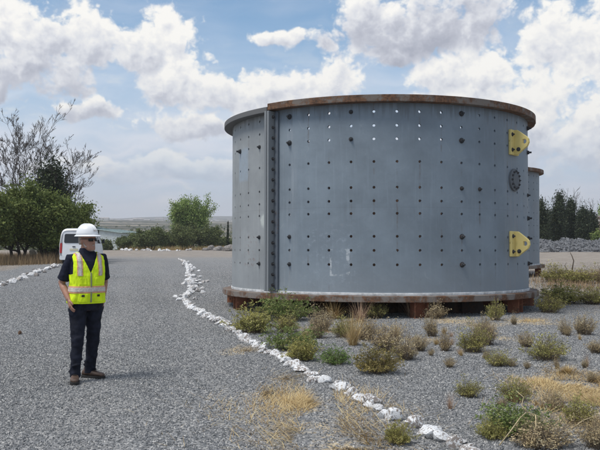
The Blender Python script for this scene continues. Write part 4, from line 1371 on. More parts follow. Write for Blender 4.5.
# rounded light green tree past the end of the drive and the dark bush at its foot
t = crown_tree('green_tree', at(190, 125), 8.6, 7.0, 3.2, MATS['leaf_bright'], MATS['bark_grey'], 17, 20000, 0.15, 4, 0.55, 0.45, 3, low=0.32, kn=0.7, core=0.30)
tag(t, 'rounded light green tree past the end of the drive', 'tree')
BG = 'dark bushes past the end of the drive'
for k, (px, dep, h, w, lab) in enumerate((
        (184, 118, 4.0, 6.0, 'largest dark bush under the light green tree'), (206, 119, 3.6, 5.6, 'dark bush at the right foot of the light green tree'), (168, 124, 2.8, 4.5, 'dark bush at the left foot of the light green tree'),
        (150, 112, 3.1, 5.2, 'dense dark bush between the shed and the light green tree'), (126, 114, 1.9, 2.6, 'low dark bush in front of the pale shed wall'), (139, 125, 2.6, 4.0, 'dark bush just right of the pale shed'),
        (222, 130, 2.4, 4.5, 'dark bush beside the slim cypress'), (104, 128, 1.7, 2.6, 'small bush at the left end of the shed wall'))):
    t = crown_tree('bush', at(px, dep), h, w, h * 0.38, MATS['leaf_scrub'], MATS['bark_dark'], 40 + k, 13000, 0.14, 4, 0.6, 0.34, 2, low=0.10, kn=0.8)
    tag(t, lab, 'bush', BG)
t = conifer('cypress', at(228, 122), 4.7, 0.62, 60, 1800, 0.12, 0.0)
tag(t, 'slim dark cypress close to the left side of the ring', 'tree')
# the clump of conifers at the right with leafless trees behind
CG = 'dark conifers beyond the gravel heap at right'
for k, (px, dep, h, w, lab) in enumerate((
        (541, 106, 6.4, 2.6, 'dark conifer half hidden by the second ring'), (558.5, 108, 7.9, 2.9, 'tallest dark conifer of the clump at right'), (571, 110, 6.9, 2.4, 'narrow conifer right of the tallest one'),
        (583, 107, 5.9, 2.0, 'short conifer with a rounded top, third from the right ring'), (591, 109, 5.0, 2.6, 'broad low conifer beside the pink building'), (549, 114, 5.2, 2.4, 'low conifer filling the gap behind the tallest one'))):
    tag(conifer('conifer', at(px, dep), h, w, 70 + k, 13000, 0.125, 0.3, True), lab, 'tree', CG)
for k, (px, dep, h, lab) in enumerate(((548, 135, 4.6, 'leafless tree showing left of the tallest conifer'), (570, 136, 5.6, 'leafless tree standing behind the narrow conifer'), (582, 138, 5.4, 'leafless tree between the two shorter conifers'), (591, 134, 4.6, 'leafless tree rising left of the pink building'), (560, 140, 4.6, 'thin leafless tree behind the tallest conifer'))):
    t = bare_tree('bare_tree', at(px, dep), [((0, 0, 0), (0.02, 0, 1), h, 0.13, 4, 0.0), ((0, 0, 0), (-0.16, 0.1, 1), h * 0.85, 0.09, 4, 0.0), ((0, 0, 0), (0.2, -0.1, 1), h * 0.75, 0.08, 4, 0.0)], 90 + k, ratio=0.60, spread=0.55, min_r=0.018)
    tag(t, lab, 'tree', 'leafless trees behind the conifers')
t = crown_tree('bush', at(601, 104), 2.8, 2.6, 1.2, MATS['leaf_green'], MATS['bark_dark'], 58, 3500, 0.2, 4, 0.5, 0.3, 2, low=0.1); tag(t, 'green bush below the pink building at right edge', 'bush')
t = crown_tree('green_tree', at(606, 130), 8.2, 3.4, 4.0, MATS['leaf_bright'], MATS['bark_grey'], 59, 2500, 0.2, 2, 0.3, 0.4, 2, low=0.4); tag(t, 'pale green tree top just entering at the right edge', 'tree')

# dead wood
def stick(name, pts, r, mat, parent=None):
    mb = MB(); mb.tube([Vector(p) for p in pts], [r * (1 - 0.65 * i / (len(pts) - 1)) for i in range(len(pts))], 6)
    return mb.build(name, MATS[mat], parent, True)


p = on_ground(G(572, 274)); k = p.y / F
root = empty('dead_branch', p)
stick('limb', [(0, 0, 0), (0.03, 0, 0.35), (0.10, 0.05, 0.62), (0.02, 0.05, 0.85), (-0.05, 0.08, 1.0)], 0.035, 'dead_twig', root)
stick('twig', [(0.04, 0, 0.02), (-0.25, -0.1, 0.2), (-0.36, -0.1, 0.42), (-0.28, -0.1, 0.55)], 0.022, 'dead_twig', root)
stick('limb', [(0, 0, 0.05), (0.25, -0.2, 0.10), (0.5, -0.4, 0.12), (0.62, -0.8, 0.08), (0.78, -1.1, 0.05), (0.92, -1.6, 0.03)], 0.030, 'pale_twig', root)
tag(root, 'bleached dead branch with one upright limb beyond the ring at right', 'branch')
p = on_ground(G(508, 440)) + Vector((0, 0.0, 0)); root = empty('dead_twigs', p)
root.location.z = 0.0
stick('twig', [(-0.14, -0.28, 0.03), (-0.05, -0.24, 0.12), (0.05, -0.18, 0.22), (0.11, -0.15, 0.26), (0.18, -0.16, 0.24), (0.27, -0.2, 0.20)], 0.0055, 'pale_twig', root)
stick('twig', [(0.18, -0.16, 0.24), (0.17, -0.2, 0.16), (0.12, -0.26, 0.08), (0.09, -0.32, 0.02)], 0.005, 'pale_twig', root)
stick('twig', [(0.11, -0.15, 0.26), (0.08, -0.12, 0.31), (0.10, -0.1, 0.37), (0.04, -0.1, 0.42)], 0.006, 'pale_twig', root)
stick('twig', [(0.5, -0.05, 0.10), (0.6, -0.02, 0.16), (0.72, 0.0, 0.2)], 0.006, 'pale_twig', root)
tag(root, 'pale forked dead twigs lying over the biggest green bush', 'twigs')

# dry grass under the trees at left and along the far edge
def grass_strip(name, label, pts, n, h, seed, mat='straw_dim'):
    rs = np.random.RandomState(seed)
    V, Fc, t = blades(n, h, 0.55, 0.010, seed, 0.5, 0.05)
    P = np.array([pts[i] for i in rs.randint(0, len(pts), n)])
    P = P + np.stack([rs.normal(0, 0.6, n), rs.normal(0, 1.3, n), np.zeros(n)], 1)
    P[:, 2] = [ground_h(a, b) for a, b in P[:, :2]]
    V = V.reshape(n, 7, 3) + P[:, None, :]
    return tag(link(name, np_mesh(name, V.reshape(-1, 3), Fc, t), MATS[mat]), label, 'dry grass', None, 'stuff')


pts = []
for i in range(160):
    a = rnd.uniform(-30, 60); d = rnd.uniform(49, 62)
    q = at(a, d)
    if q.x < left_edge_x(d) - 1.2: pts.append(tuple(q))
grass_strip('dry_grass', 'brown dry grass under the thorn trees at left', pts, 9000, 0.75, 21)
pts = [tuple(at(rnd.uniform(125, 225), rnd.uniform(111, 124))) for _ in range(90)]
grass_strip('dry_grass', 'tan dry grass between the bushes past the drive', pts, 5000, 0.8, 22, 'straw')
pts = [tuple(on_ground(G(rnd.uniform(540, 640), rnd.uniform(272, 292)))) for _ in range(60)]
grass_strip('dry_grass', 'low dry grass around the dead branch at right', pts, 2500, 0.28, 23, 'straw_dim')


# scrub on the slope and the plain beyond
def far_scrub():
    rs = np.random.RandomState(77); C = []; S = []
    for i in range(1500):
        y = 135 + 560 * rs.rand() ** 1.5; x = rs.uniform(-0.55, 0.55) * y
        h = rs.uniform(0.9, 2.2) * (1 + 0.1 * rs.rand()); w = h * rs.uniform(0.8, 1.6); n = 60 if y < 300 else 26
        v = rs.normal(size=(n, 3)); v /= np.linalg.norm(v, axis=1)[:, None]; v *= rs.uniform(0.3, 1, n)[:, None]
        c = v * np.array([w / 2, w / 2, h / 2]) + np.array([x, y, ground_h(x, y) + h * 0.45]); C.append(c); S.append(np.full(n, 0.30 * (1 if y < 300 else 1.7)))
    C = np.concatenate(C); S = np.concatenate(S)
    V, Fc = leaf_quads(C, None, 1.0, rs)
    V = (V.reshape(-1, 4, 3) - C[:, None]) * S[:, None, None] + C[:, None]
    o = link('scrub', np_mesh('scrub', V.reshape(-1, 3), Fc, np.clip(rs.normal(0.4, 0.25, len(C)), 0, 1)), MATS['leaf_scrub'])
    tag(o, 'dark scrub covering the slope and plain beyond the yard', 'scrub', None, 'stuff')


far_scrub()


# heap of crushed rock at the right
def rubble_heap():
    rs = random.Random(5); mb = MB(); nr = np.random.RandomState(5)
    x0, x1 = at(522, 95).x, at(720, 95).x; nx, ny = 90, 12; rows = []
    def hh(x, v):
        e = 1.25 + 0.35 * mnoise.noise(Vector((x * 0.35, 0, 1))) + 0.2 * mnoise.noise(Vector((x * 1.3, v * 3, 5)))
        return e * math.sin(math.pi * min(1, max(0, v))) ** 0.8
    for j in range(ny + 1):
        v = j / ny
        rows.append([(x0 + (x1 - x0) * i / nx, 93.5 + 6 * v, hh(x0 + (x1 - x0) * i / nx, v) * min(1, i / 4) - 0.03 + 0.10 * rs.random()) for i in range(nx + 1)])
    vs = [p for r in rows for p in r]; n1 = nx + 1
    mb.add(vs, [(j * n1 + i, j * n1 + i + 1, (j + 1) * n1 + i + 1, (j + 1) * n1 + i) for j in range(ny) for i in range(nx)])
    for i in range(1500):
        x = rs.uniform(x0 + 0.4, x1); v = rs.uniform(0.02, 0.6); s = rs.uniform(0.10, 0.32) * (1.5 if rs.random() < 0.1 else 1)
        z = hh(x, v) * min(1, (x - x0) / 0.8); c = Vector((x, 93.5 + 6 * v, z))
        q = Euler((rs.random() * 6, rs.random() * 6, rs.random() * 6)).to_matrix()
        pv = [q @ Vector(u) * s * rs.uniform(0.7, 1.2) + c for u in ((1, 0, 0), (-1, 0, 0), (0, 0.9, 0), (0, -0.9, 0), (0, 0, 0.8), (0, 0, -0.8))]
        mb.add(pv, [(0, 2, 4), (2, 1, 4), (1, 3, 4), (3, 0, 4), (2, 0, 5), (1, 2, 5), (3, 1, 5), (0, 3, 5)])
    tag(mb.build('gravel_heap', MATS['rubble']), 'long low heap of crushed dark rock before the conifers', 'gravel heap', None, 'stuff')


rubble_heap()

# ------------------------------------------------------------------ buildings
def shed():
    p = at(110, 150); root = empty('shed', (p.x, p.y, -0.55), R_(-6)); W, Dp, H0, H1 = 4.2, 14.0, 3.1, 3.7
    tag(root, 'long pale green shed with a low pitched roof behind the van', 'shed')
    mb = MB()
    vs = [(-W / 2, 0, 0), (W / 2, 0, 0), (W / 2, 0, H0), (-W / 2, 0, H1), (-W / 2, Dp, 0), (W / 2, Dp, 0), (W / 2, Dp, H0), (-W / 2, Dp, H1)]
    mb.add(vs, [(0, 1, 2, 3), (1, 5, 6, 2), (5, 4, 7, 6), (4, 0, 3, 7)])
    mb.build('wall', MATS['shed_wall'], root)
    L = 7.5; mb = MB()
    rot = Euler((0, math.atan((H1 - H0) / W), 0)).to_matrix()
    mb.box((-0.15, Dp / 2, (H0 + H1) / 2 + 0.10), (W + 0.9, Dp + 0.7, 0.10), rot)
    roof = mb.build('roof', MATS['shed_roof'], root)
    for i in range(9):
        mb = MB(); mb.box((-0.15 + (i - 4) * 0.66, Dp / 2, (H0 + H1) / 2 + 0.17 - (i - 4) * 0.66 * (H1 - H0) / W), (0.05, Dp + 0.7, 0.06), rot); mb.build('seam', MATS['shed_roof'], roof)
    mb = MB(); mb.box((-6.3, 4.0, 2.0), (7.2, 8.0, 4.0)); mb.build('side_wing', MATS['shed_wall'], root)
    mb = MB(); mb.box((-6.4, 4.0, 4.07), (7.5, 8.6, 0.14), Euler((R_(-3), 0, 0)).to_matrix()); mb.build('wing_roof', MATS['shed_roof'], root)


shed()


def pink_building():
    p = at(606, 128); root = empty('building', (p.x, p.y, p.z), 0)
    tag(root, 'pinkish flat roofed building at the right edge behind the conifers', 'building')
    mb = MB(); mb.box((0, 2.5, 2.4), (5.6, 5, 6.2)); mb.build('wall', MATS['pink_wall'], root)
    mb = MB(); mb.box((0, 2.5, 5.6), (6.0, 5.4, 0.2)); mb.build('roof', MATS['far_roof'], root)
    for i in range(3):
        mb = MB(); mb.box((-1.8 + i * 1.8, -0.02, 3.6), (0.9, 0.08, 1.1)); f = mb.build('window', MATS['far_wall'], root)
        mb = MB(); mb.box((-1.8 + i * 1.8, -0.045, 3.6), (0.74, 0.06, 0.94)); mb.build('pane', MATS['dark_glass'], f)
    mb = MB(); mb.box((0, -0.03, 4.9), (5.62, 0.09, 0.35)); mb.build('band', MATS['far_wall'], root)


pink_building()


def town():
    rs = random.Random(12)
    protos_ = []
    for k in range(3):
        root = empty('house', (0, 0, 0)); w, d, h = 9 + 4 * k, 8, 3.2 + 0.6 * k
        mb = MB(); mb.box((0, 0, h / 2), (w, d, h)); mb.build('wall', MATS['far_wall'], root)
        mb = MB(); a, b = w / 2 + 0.5, d / 2 + 0.5
        mb.add([(-a, -b, h), (a, -b, h), (a, b, h), (-a, b, h), (-a, 0, h + 1.6), (a, 0, h + 1.6)], [(0, 1, 5, 4), (2, 3, 4, 5), (1, 2, 5), (3, 0, 4)])
        mb.build('roof', MATS['far_roof'], root)
        protos_.append(root)
    for i in range(26):
        o = protos_[i] if i < 3 else copy_tree(protos_[rs.randrange(3)])
        y = rs.uniform(1300, 2600); px = rs.uniform(104, 232); x = (px - 300) / F * y
        o.location = (x, y, ground_h(x, y) - 0.4); o.rotation_euler = (0, 0, rs.uniform(-0.4, 0.4))
        tag(o, 'tiny pale house scattered on the far plain', 'house', 'houses far off on the plain')


town()


# ------------------------------------------------------------------ van
def van():
    p = on_ground(G(74, 265)); root = empty('van', p, R_(3.5))
    tag(root, 'white high roofed van parked beside the trees, seen from behind', 'van')
    W, H, L = 1.82, 2.22, 5.0
    def ring(y, z0, z1, wb, wt, n=28):
        out = []
        for k in range(n):
            a = 2 * math.pi * k / n - math.pi / 2
            c, s_ = math.cos(a), math.sin(a); e = 0.32
            x = math.copysign(abs(c) ** e, c); z = math.copysign(abs(s_) ** e, s_)
            t = (z + 1) / 2
            tt = max(0, (t - 0.42) / 0.58)
            w = wb + (wt - wb) * tt ** 1.3
            out.append(Vector((x * w / 2, y, z0 + (z1 - z0) * t)))
        return out
    mb = MB()
    mb.loft([ring(0.10, 0.42, H - 0.22, W * 0.90, W * 0.70), ring(0.0, 0.36, H - 0.12, W * 0.96, W * 0.76), ring(0.06, 0.30, H - 0.03, W, W * 0.82), ring(0.30, 0.26, H, W, W * 0.84), ring(2.0, 0.26, H + 0.01, W, W * 0.84), ring(3.6, 0.26, H - 0.02, W, W * 0.82),
             ring(4.1, 0.26, H - 0.22, W, W * 0.80), ring(4.75, 0.28, 1.35, W * 0.97, W * 0.88), ring(5.0, 0.32, 1.05, W * 0.92, W * 0.84)])
    me = mb.mesh('body'); auto_smooth(me, 50)
    link('body', me, MATS['van_white'], root)
    # rear door with its window
    def rounded(w, h, r, n=5, taper=0.0):
        pts = []
        for cx, cz, a0 in ((w / 2 - r, h / 2 - r, 0), (-w / 2 + r, h / 2 - r, 90), (-w / 2 + r, -h / 2 + r, 180), (w / 2 - r, -h / 2 + r, 270)):
            for k in range(n + 1):
                a = R_(a0 + 90 * k / n); zz = cz + r * math.sin(a)
                pts.append(((cx + r * math.cos(a)) * (1 - taper * (zz + h / 2) / h), zz))
        return pts
    def panel(name, w, h, r, thick, mat, parent, M, taper=0.0):
        pts = rounded(w, h, r, 5, taper); n = len(pts); mb = MB()
        mb.add([M @ Vector((a, -thick, b)) for a, b in pts] + [M @ Vector((a, thick, b)) for a, b in pts], [tuple(range(n)), tuple(range(2 * n - 1, n - 1, -1))] + [(i, n + i, n + (i + 1) % n, (i + 1) % n) for i in range(n)])
        return mb.build(name, mat, parent)
    lean = Matrix.Rotation(R_(-4.0), 4, 'X')
    door = panel('rear_door', 1.44, 1.52, 0.12, 0.02, MATS['van_white'], root, Matrix.Translation((0, 0.0, 1.26)) @ lean, 0.10)
    panel('rear_window', 1.20, 0.56, 0.09, 0.012, MATS['dark_glass'], door, Matrix.Translation((0, -0.005, 1.60)) @ lean, 0.06)
    panel('number_plate', 0.5, 0.13, 0.02, 0.012, MATS['plate_yellow'], door, Matrix.Translation((0, -0.055, 0.92)) @ lean)
    panel('door_handle', 0.18, 0.05, 0.02, 0.03, MATS['black_plastic'], door, Matrix.Translation((0, -0.055, 1.10)) @ lean)
    for s in (-1, 1):
        panel('tail_light', 0.13, 0.62, 0.04, 0.03, MATS['tail_red'], root, Matrix.Translation((s * 0.80, 0.03, 1.02)) @ lean)
    panel('rear_bumper', 1.72, 0.24, 0.07, 0.09, MATS['van_white'], root, Matrix.Translation((0, 0.02, 0.42)))
    # side glass on the right and left
    for s in (-1, 1):
        for (y0, y1) in ((0.35, 1.45), (1.60, 2.75), (2.95, 3.75)):
            M = Matrix.Translation((s * (W / 2 - 0.058), (y0 + y1) / 2, 1.58)) @ Matrix.Rotation(s * R_(-8.5), 4, 'Y') @ Matrix.Rotation(R_(90), 4, 'Z')
            panel('side_window', y1 - y0, 0.62, 0.08, 0.02, MATS['dark_glass'], root, M)
        mb = MB(); mb.box((s * (W / 2 + 0.05), 3.85, 1.30), (0.14, 0.04, 0.04)); mb.box((s * (W / 2 + 0.15), 3.85, 1.42), (0.16, 0.07, 0.27))
        bevel(mb.build('wing_mirror', MATS['black_plastic'], root), 0.02)
        for y in (0.95, 3.95):
            mb = MB(); mb.lathe([(0.20, -0.10), (0.32, -0.10), (0.335, -0.06), (0.335, 0.06), (0.32, 0.10), (0.20, 0.10)], (s * (W / 2 - 0.14), y, 0.325), 28, (1, 0, 0))
            wheel = mb.build('wheel', MATS['rubber'], root, True)
            mb = MB(); mb.lathe([(0.05, -0.112), (0.20, -0.104), (0.215, -0.09), (0.215, 0.09), (0.20, 0.104), (0.05, 0.112)], (s * (W / 2 - 0.14), y, 0.325), 24, (1, 0, 0))
            mb.build('rim', MATS['wheel_steel'], wheel, True)
    mb = MB(); mb.add([(-0.70, 4.12, 2.0), (0.70, 4.12, 2.0), (0.78, 4.73, 1.39), (-0.78, 4.73, 1.39)], [(0, 1, 2, 3)]); mb.build('windscreen', MATS['dark_glass'], root)


van()


# ------------------------------------------------------------------ person
def person():
    p = on_ground((G(75, 384.5) + G(91.5, 380)) / 2)
    root = empty('person', p)
    tag(root, 'man in a white hard hat and yellow safety vest standing on the gravel drive', 'person')
    YAW = 32.0
    def fr(yaw):
        a = R_(yaw)
        return Vector((math.cos(a), math.sin(a), 0)), Vector((math.sin(a), -math.cos(a), 0))   # his left, his front
    LT, FW = fr(YAW)
    UP = Vector((0, 0, 1))
    BX = 0.03                                   # hips stand a little right of the feet centre
    def ell(c, rx, ry, lt=LT, fw=FW, n=24, e=0.86, fr_=1.0, bk=1.0):
        out = []
        for k in range(n):
            a = 2 * math.pi * k / n
            x = math.copysign(abs(math.cos(a)) ** e, math.cos(a)); y = math.copysign(abs(math.sin(a)) ** e, math.sin(a))
            out.append(Vector(c) + lt * (x * rx) + fw * (y * ry * (fr_ if y > 0 else bk)))
        return out
    def sweep(mb, pts, rad, n=14, flat=1.0):
        mb.tube(pts, rad, n)
    # torso profile: z, half width, half depth, offset forwards, belly factor
    PROF = [(0.80, 0.165, 0.120, 0.00), (0.90, 0.178, 0.128, 0.0), (1.00, 0.176, 0.132, 0.015), (1.10, 0.170, 0.132, 0.022), (1.20, 0.178, 0.132, 0.018), (1.30, 0.192, 0.130, 0.008), (1.37, 0.195, 0.120, 0.0), (1.42, 0.165, 0.100, -0.008), (1.455, 0.112, 0.080, -0.008), (1.485, 0.068, 0.066, 0.0)]
    def prof(z):
        if z <= PROF[0][0]: return PROF[0][1:]
        for a, b in zip(PROF, PROF[1:]):
            if a[0] <= z <= b[0]:
                t = (z - a[0]) / (b[0] - a[0])
                return tuple(a[i] + (b[i] - a[i]) * t for i in (1, 2, 3))
        return PROF[-1][1:]
    def C(z, lat=0, fwd=0): return Vector((BX, 0, z)) + LT * lat + FW * fwd
    # ---- joints
    shR, shL = C(1.385, -0.178, -0.01), C(1.385, 0.178, -0.01)
    elR = C(1.115, -0.250, -0.11); wrR = C(0.930, -0.215, 0.045)
    elL = C(1.125, 0.262, -0.15); wrL = C(0.935, 0.205, -0.03)
    footR = Vector((-0.085, -0.13, 0)); footL = Vector((0.095, 0.12, 0))
    footR = G(75, 384.5) - p; footL = G(90, 380) - p; footR.z = footL.z = 0
    hipR, hipL = C(0.88, -0.092, 0), C(0.88, 0.092, 0)
    RY, LY = 14.0, 68.0                          # foot directions
    ankR = footR + Vector((0, 0, 0.09)); ankL = footL + Vector((0, 0, 0.09))
    knR = hipR.lerp(ankR, 0.50) + FW * 0.035; knL = hipL.lerp(ankL, 0.50) + FW * 0.030
    def folds(amp, fz, seed, zmax=9.0):
        def fn(me):
            for v in me.vertices:
                if v.co.z > zmax: continue
                c = v.co; w = mnoise.noise(Vector((c.x * 5 + seed, c.y * 5, c.z * fz + 3 * mnoise.noise(c * 4)))) + 0.5 * mnoise.noise(Vector((c.x * 16, c.y * 16 + seed, c.z * fz * 1.8)))
                v.co = c + v.normal * amp * w
        return fn
    # ---- body: one skin from head to ankles
    mb = MB()
    mb.loft([ell(C(z, 0, o), a * (0.82 if z < 1.15 else 0.93), b * (0.78 if z < 1.15 else 0.92)) for z, a, b, o in PROF])
    for h, k, a in ((hipR, knR, ankR), (hipL, knL, ankL)):
        sweep(mb, [h + Vector((0, 0, 0.03)), h.lerp(k, 0.5), k, k.lerp(a, 0.35), k.lerp(a, 0.75), a], [0.082, 0.074, 0.055, 0.054, 0.042, 0.038])
    for s, e, w in ((shR, elR, wrR), (shL, elL, wrL)):
        sweep(mb, [s.lerp(C(1.40), 0.3), s, s.lerp(e, 0.45), e, e.lerp(w, 0.3), e.lerp(w, 0.7), w], [0.055, 0.056, 0.047, 0.040, 0.041, 0.034, 0.027])
    HYAW = 60.0
    HL, HF = fr(HYAW)
    neck0 = C(1.44, 0, -0.01); hd = C(1.605, 0, 0.02)
    sweep(mb, [neck0, C(1.50, 0, 0.0), hd + Vector((0, 0, -0.06)) - HF * 0.02], [0.066, 0.062, 0.058])
    def H(f, l, z): return hd + HF * f + HL * l + UP * z
    # skull and face as stacked sections facing HYAW
    secs = [(-0.125, 0.036, 0.034, 0.060), (-0.112, 0.050, 0.054, 0.050), (-0.090, 0.060, 0.072, 0.034), (-0.055, 0.068, 0.086, 0.014), (-0.02, 0.073, 0.094, 0.004), (0.02, 0.076, 0.098, 0.0), (0.06, 0.076, 0.099, -0.004), (0.10, 0.066, 0.086, -0.006), (0.128, 0.044, 0.060, -0.006), (0.138, 0.02, 0.03, -0.006)]
    mb.loft([ell(H(f, 0, z), a, b, HL, HF, 20, 0.95) for z, a, b, f in secs])
    # nose, brow, lips, ears
    mb.loft([ell(H(0.088 + d, 0, z), w, 0.016, HL, HF, 10, 1) for z, w, d in ((0.012, 0.009, 0.0), (-0.01, 0.011, 0.010), (-0.03, 0.015, 0.020), (-0.042, 0.017, 0.016), (-0.05, 0.012, 0.004))])
    mb.loft([ell(H(0.086, 0, z), w, 0.014, HL, HF, 10, 1) for z, w in ((-0.066, 0.018), (-0.072, 0.024), (-0.078, 0.022), (-0.086, 0.018))])
    mb.loft([ell(H(0.084, 0, z), w, 0.014, HL, HF, 12, 1) for z, w in ((0.014, 0.05), (0.024, 0.056), (0.034, 0.05))])
    for s in (-1, 1):
        mb.loft([ell(H(-0.012, s * 0.078, z), 0.008, w, HL, HF, 10, 1) for z, w in ((-0.045, 0.008), (-0.03, 0.014), (0.0, 0.018), (0.02, 0.016), (0.03, 0.008))])
    # hands: palm, four unequal curled fingers and a thumb, tucked at the pocket edge
    for w, e, sgn in ((wrR, elR, -1), (wrL, elL, 1)):
        d = (w - e).normalized(); d = (d + Vector((0, 0, -0.5))).normalized(); out_ = (LT * sgn - d * (LT * sgn).dot(d)).normalized(); f_ = d.cross(out_) * (1 if sgn < 0 else -1)
        if f_.dot(FW) < 0: f_ = -f_
        pc = w + d * 0.05
        mb.loft([[w + d * t + f_ * (math.cos(2 * math.pi * k / 12) * a) + out_ * (math.sin(2 * math.pi * k / 12) * b) for k in range(12)] for t, a, b in ((-0.01, 0.026, 0.021), (0.03, 0.038, 0.017), (0.07, 0.042, 0.016), (0.092, 0.040, 0.014))])
        for k, (off, L_) in enumerate(((0.031, 0.070), (0.010, 0.080), (-0.011, 0.074), (-0.031, 0.058))):
            q0 = w + d * 0.082 + f_ * off
            mb.tube([q0 - d * 0.02, q0 + d * L_ * 0.4 - out_ * 0.004, q0 + d * L_ * 0.75 - out_ * 0.018, q0 + d * L_ * 0.92 - out_ * 0.034], [0.0095, 0.0092, 0.0085, 0.007], 8)
        q0 = w + d * 0.022 + f_ * 0.030
        mb.tube([q0 - f_ * 0.012, q0 + f_ * 0.018 + d * 0.022, q0 + f_ * 0.028 + d * 0.05 - out_ * 0.008, q0 + f_ * 0.026 + d * 0.07 - out_ * 0.014], [0.013, 0.0115, 0.010, 0.008], 8)
    body = remeshed('body', mb, 0.0055, 2, MATS['skin'], root)
    # ---- trousers
    mb = MB()
    mb.loft([ell(C(z, 0, o), a, b) for z, a, b, o in ((0.80, 0.154, 0.120, 0.0), (0.86, 0.178, 0.140, 0.0), (0.93, 0.186, 0.146, 0.006), (1.0, 0.176, 0.138, 0.014))])
    for h, k, a, ft in ((hipR, knR, ankR, RY), (hipL, knL, ankL, LY)):
        rs = random.Random(int(ft)); pts = []; rad = []
        chain = [(h, 0.098), (h.lerp(k, 0.35), 0.095), (h.lerp(k, 0.7), 0.082), (k, 0.072), (k.lerp(a, 0.3), 0.069), (k.lerp(a, 0.6), 0.062), (k.lerp(a, 0.85), 0.061), (a + Vector((0, 0, 0.01)), 0.064), (a + Vector((0, 0, -0.03)), 0.062)]
        mb.tube([c for c, _ in chain], [r for _, r in chain], 18)
        # folds: bulges round the knee and above the boot
        for q in range(9):
            t = rs.choice((0.30, 0.42, 0.5, 0.56, 0.8, 0.86, 0.92, 0.97)); c = h.lerp(k, t * 2) if t < 0.5 else k.lerp(a, t * 2 - 1)
            an = rs.random() * 6.28; r0 = 0.066; d = Vector((math.cos(an), math.sin(an), 0))
            sd_ = Vector((-d.y, d.x, 0)); tl = rs.uniform(-0.04, 0.04)
            mb.tube([c + d * r0 * 0.8 - sd_ * 0.05 + UP * tl, c + d * r0 * 1.02, c + d * r0 * 0.8 + sd_ * 0.05 - UP * tl], [0.006, 0.014, 0.006], 8)
    for s, w in ((-1, wrR), (1, wrL)):           # bulge of the pocket round the hand
        mb.tube([w + Vector((0, 0, -0.075)) - LT * s * 0.035, w + Vector((0, 0, -0.10)) - LT * s * 0.045, w + Vector((0, 0, -0.16)) - LT * s * 0.06, w + Vector((0, 0, -0.24)) - LT * s * 0.085], [0.040, 0.052, 0.055, 0.03], 14)
    remeshed('trousers', mb, 0.008, 3, MATS['navy_trouser'], root, folds(0.011, 13, 1.7, 0.93))
    # ---- dark polo shirt: trunk, collar, short loose sleeves
    mb = MB()
    mb.loft([ell(C(z, 0, o), a * 1.03 + 0.004, b * 1.03 + 0.004) for z, a, b, o in PROF[1:-1]] + [ell(C(1.475, 0, 0), 0.078, 0.074)])
    for s, e, sg in ((shR, elR, -1), (shL, elL, 1)):
        mb.tube([s.lerp(C(1.38), 0.45), s, s.lerp(e, 0.35), s.lerp(e, 0.66), s.lerp(e, 0.86)], [0.070, 0.073, 0.068, 0.067, 0.069], 16)
    mb.loft([ell(C(z, 0, o), a, b) for z, a, b, o in ((1.455, 0.098, 0.085, 0.0), (1.485, 0.082, 0.078, 0.004), (1.510, 0.074, 0.074, 0.006), (1.512, 0.066, 0.066, 0.006))])
    remeshed('polo_shirt', mb, 0.008, 3, MATS['navy_cloth'], root, folds(0.006, 14, 5.1))
    # ---- safety vest: a sheet wrapped round the trunk, cut for neck and arms
    def vest_point(u, z, off):
        a, b, o = prof(z); x = math.copysign(abs(math.cos(u)) ** 0.86, math.cos(u)); y = math.copysign(abs(math.sin(u)) ** 0.86, math.sin(u))
        flare = 0.010 + 0.016 * max(0, (1.1 - z) / 0.22)
        rip = 0.005 * math.sin(u * 7 + z * 9) * max(0.15, (1.3 - z) / 0.4) + 0.007 * mnoise.noise(Vector((math.cos(u) * 4, math.sin(u) * 4, z * 9)))+ 0.004 * mnoise.noise(Vector((math.cos(u) * 9, math.sin(u) * 9, z * 22)))
        return C(z, x * (a + off + flare + rip), o + y * (b + off + flare + rip)), x * (a + off + flare)
    def sheet(off, keep, zs, nu=120):
        mb = MB(); idx = {}
        for j, z in enumerate(zs):
            for i in range(nu):
                pt, lat = vest_point(2 * math.pi * i / nu, z, off); idx[i, j] = len(mb.v); mb.v.append(tuple(pt))
        for j in range(len(zs) - 1):
            for i in range(nu):
                u = 2 * math.pi * (i + 0.5) / nu; z = (zs[j] + zs[j + 1]) / 2; _, lat = vest_point(u, z, off)
                if keep(u, z, lat): mb.f.append((idx[i, j], idx[(i + 1) % nu, j], idx[(i + 1) % nu, j + 1], idx[i, j + 1]))
        return mb
    zs = [0.885 + (1.468 - 0.885) * j / 150 for j in range(151)]
    def keep(u, z, lat):
        front = math.sin(u) > 0
        if front and z > 1.235 and abs(lat) < (z - 1.235) * 0.45 + 0.003: return False
        if not front and z > 1.44 and abs(lat) < 0.085: return False
        if 1.17 < z < 1.43 and abs(lat) > 0.182 + 0.10 * max(0, (1.22 - z) / 0.05): return False
        if z >= 1.43 and abs(lat) > 0.178: return False
        return True
    def cloth(name, mb, mat, parent, th):
        me = mb.mesh(name, True); o = link(name, me, mat, parent)
        m = o.modifiers.new('thick', 'SOLIDIFY'); m.thickness = th; m.offset = 1
        return o
    vest = cloth('safety_vest', sheet(0.012, keep, zs, 400), MATS['hi_vis'], root, 0.004)
    zf = [0.9 + 0.004 * j for j in range(142)]
    band = lambda z0, z1: (lambda u, z, lat: z0 < z < z1 and keep(u, z, lat))
    cloth('orange_band', sheet(0.0165, band(1.005, 1.085), zf), MATS['orange_trim'], vest, 0.001)
    cloth('reflective_band', sheet(0.019, band(1.019, 1.070), zf), MATS['reflective'], vest, 0.001)
    strap = lambda w0, w1: (lambda u, z, lat: z > 1.086 and w0 < abs(lat) < w1 and keep(u, z, lat) and (z > 1.20 or math.sin(u) < 0))
    cloth('orange_strap', sheet(0.0165, strap(0.088, 0.146), zf, 200), MATS['orange_trim'], vest, 0.001)
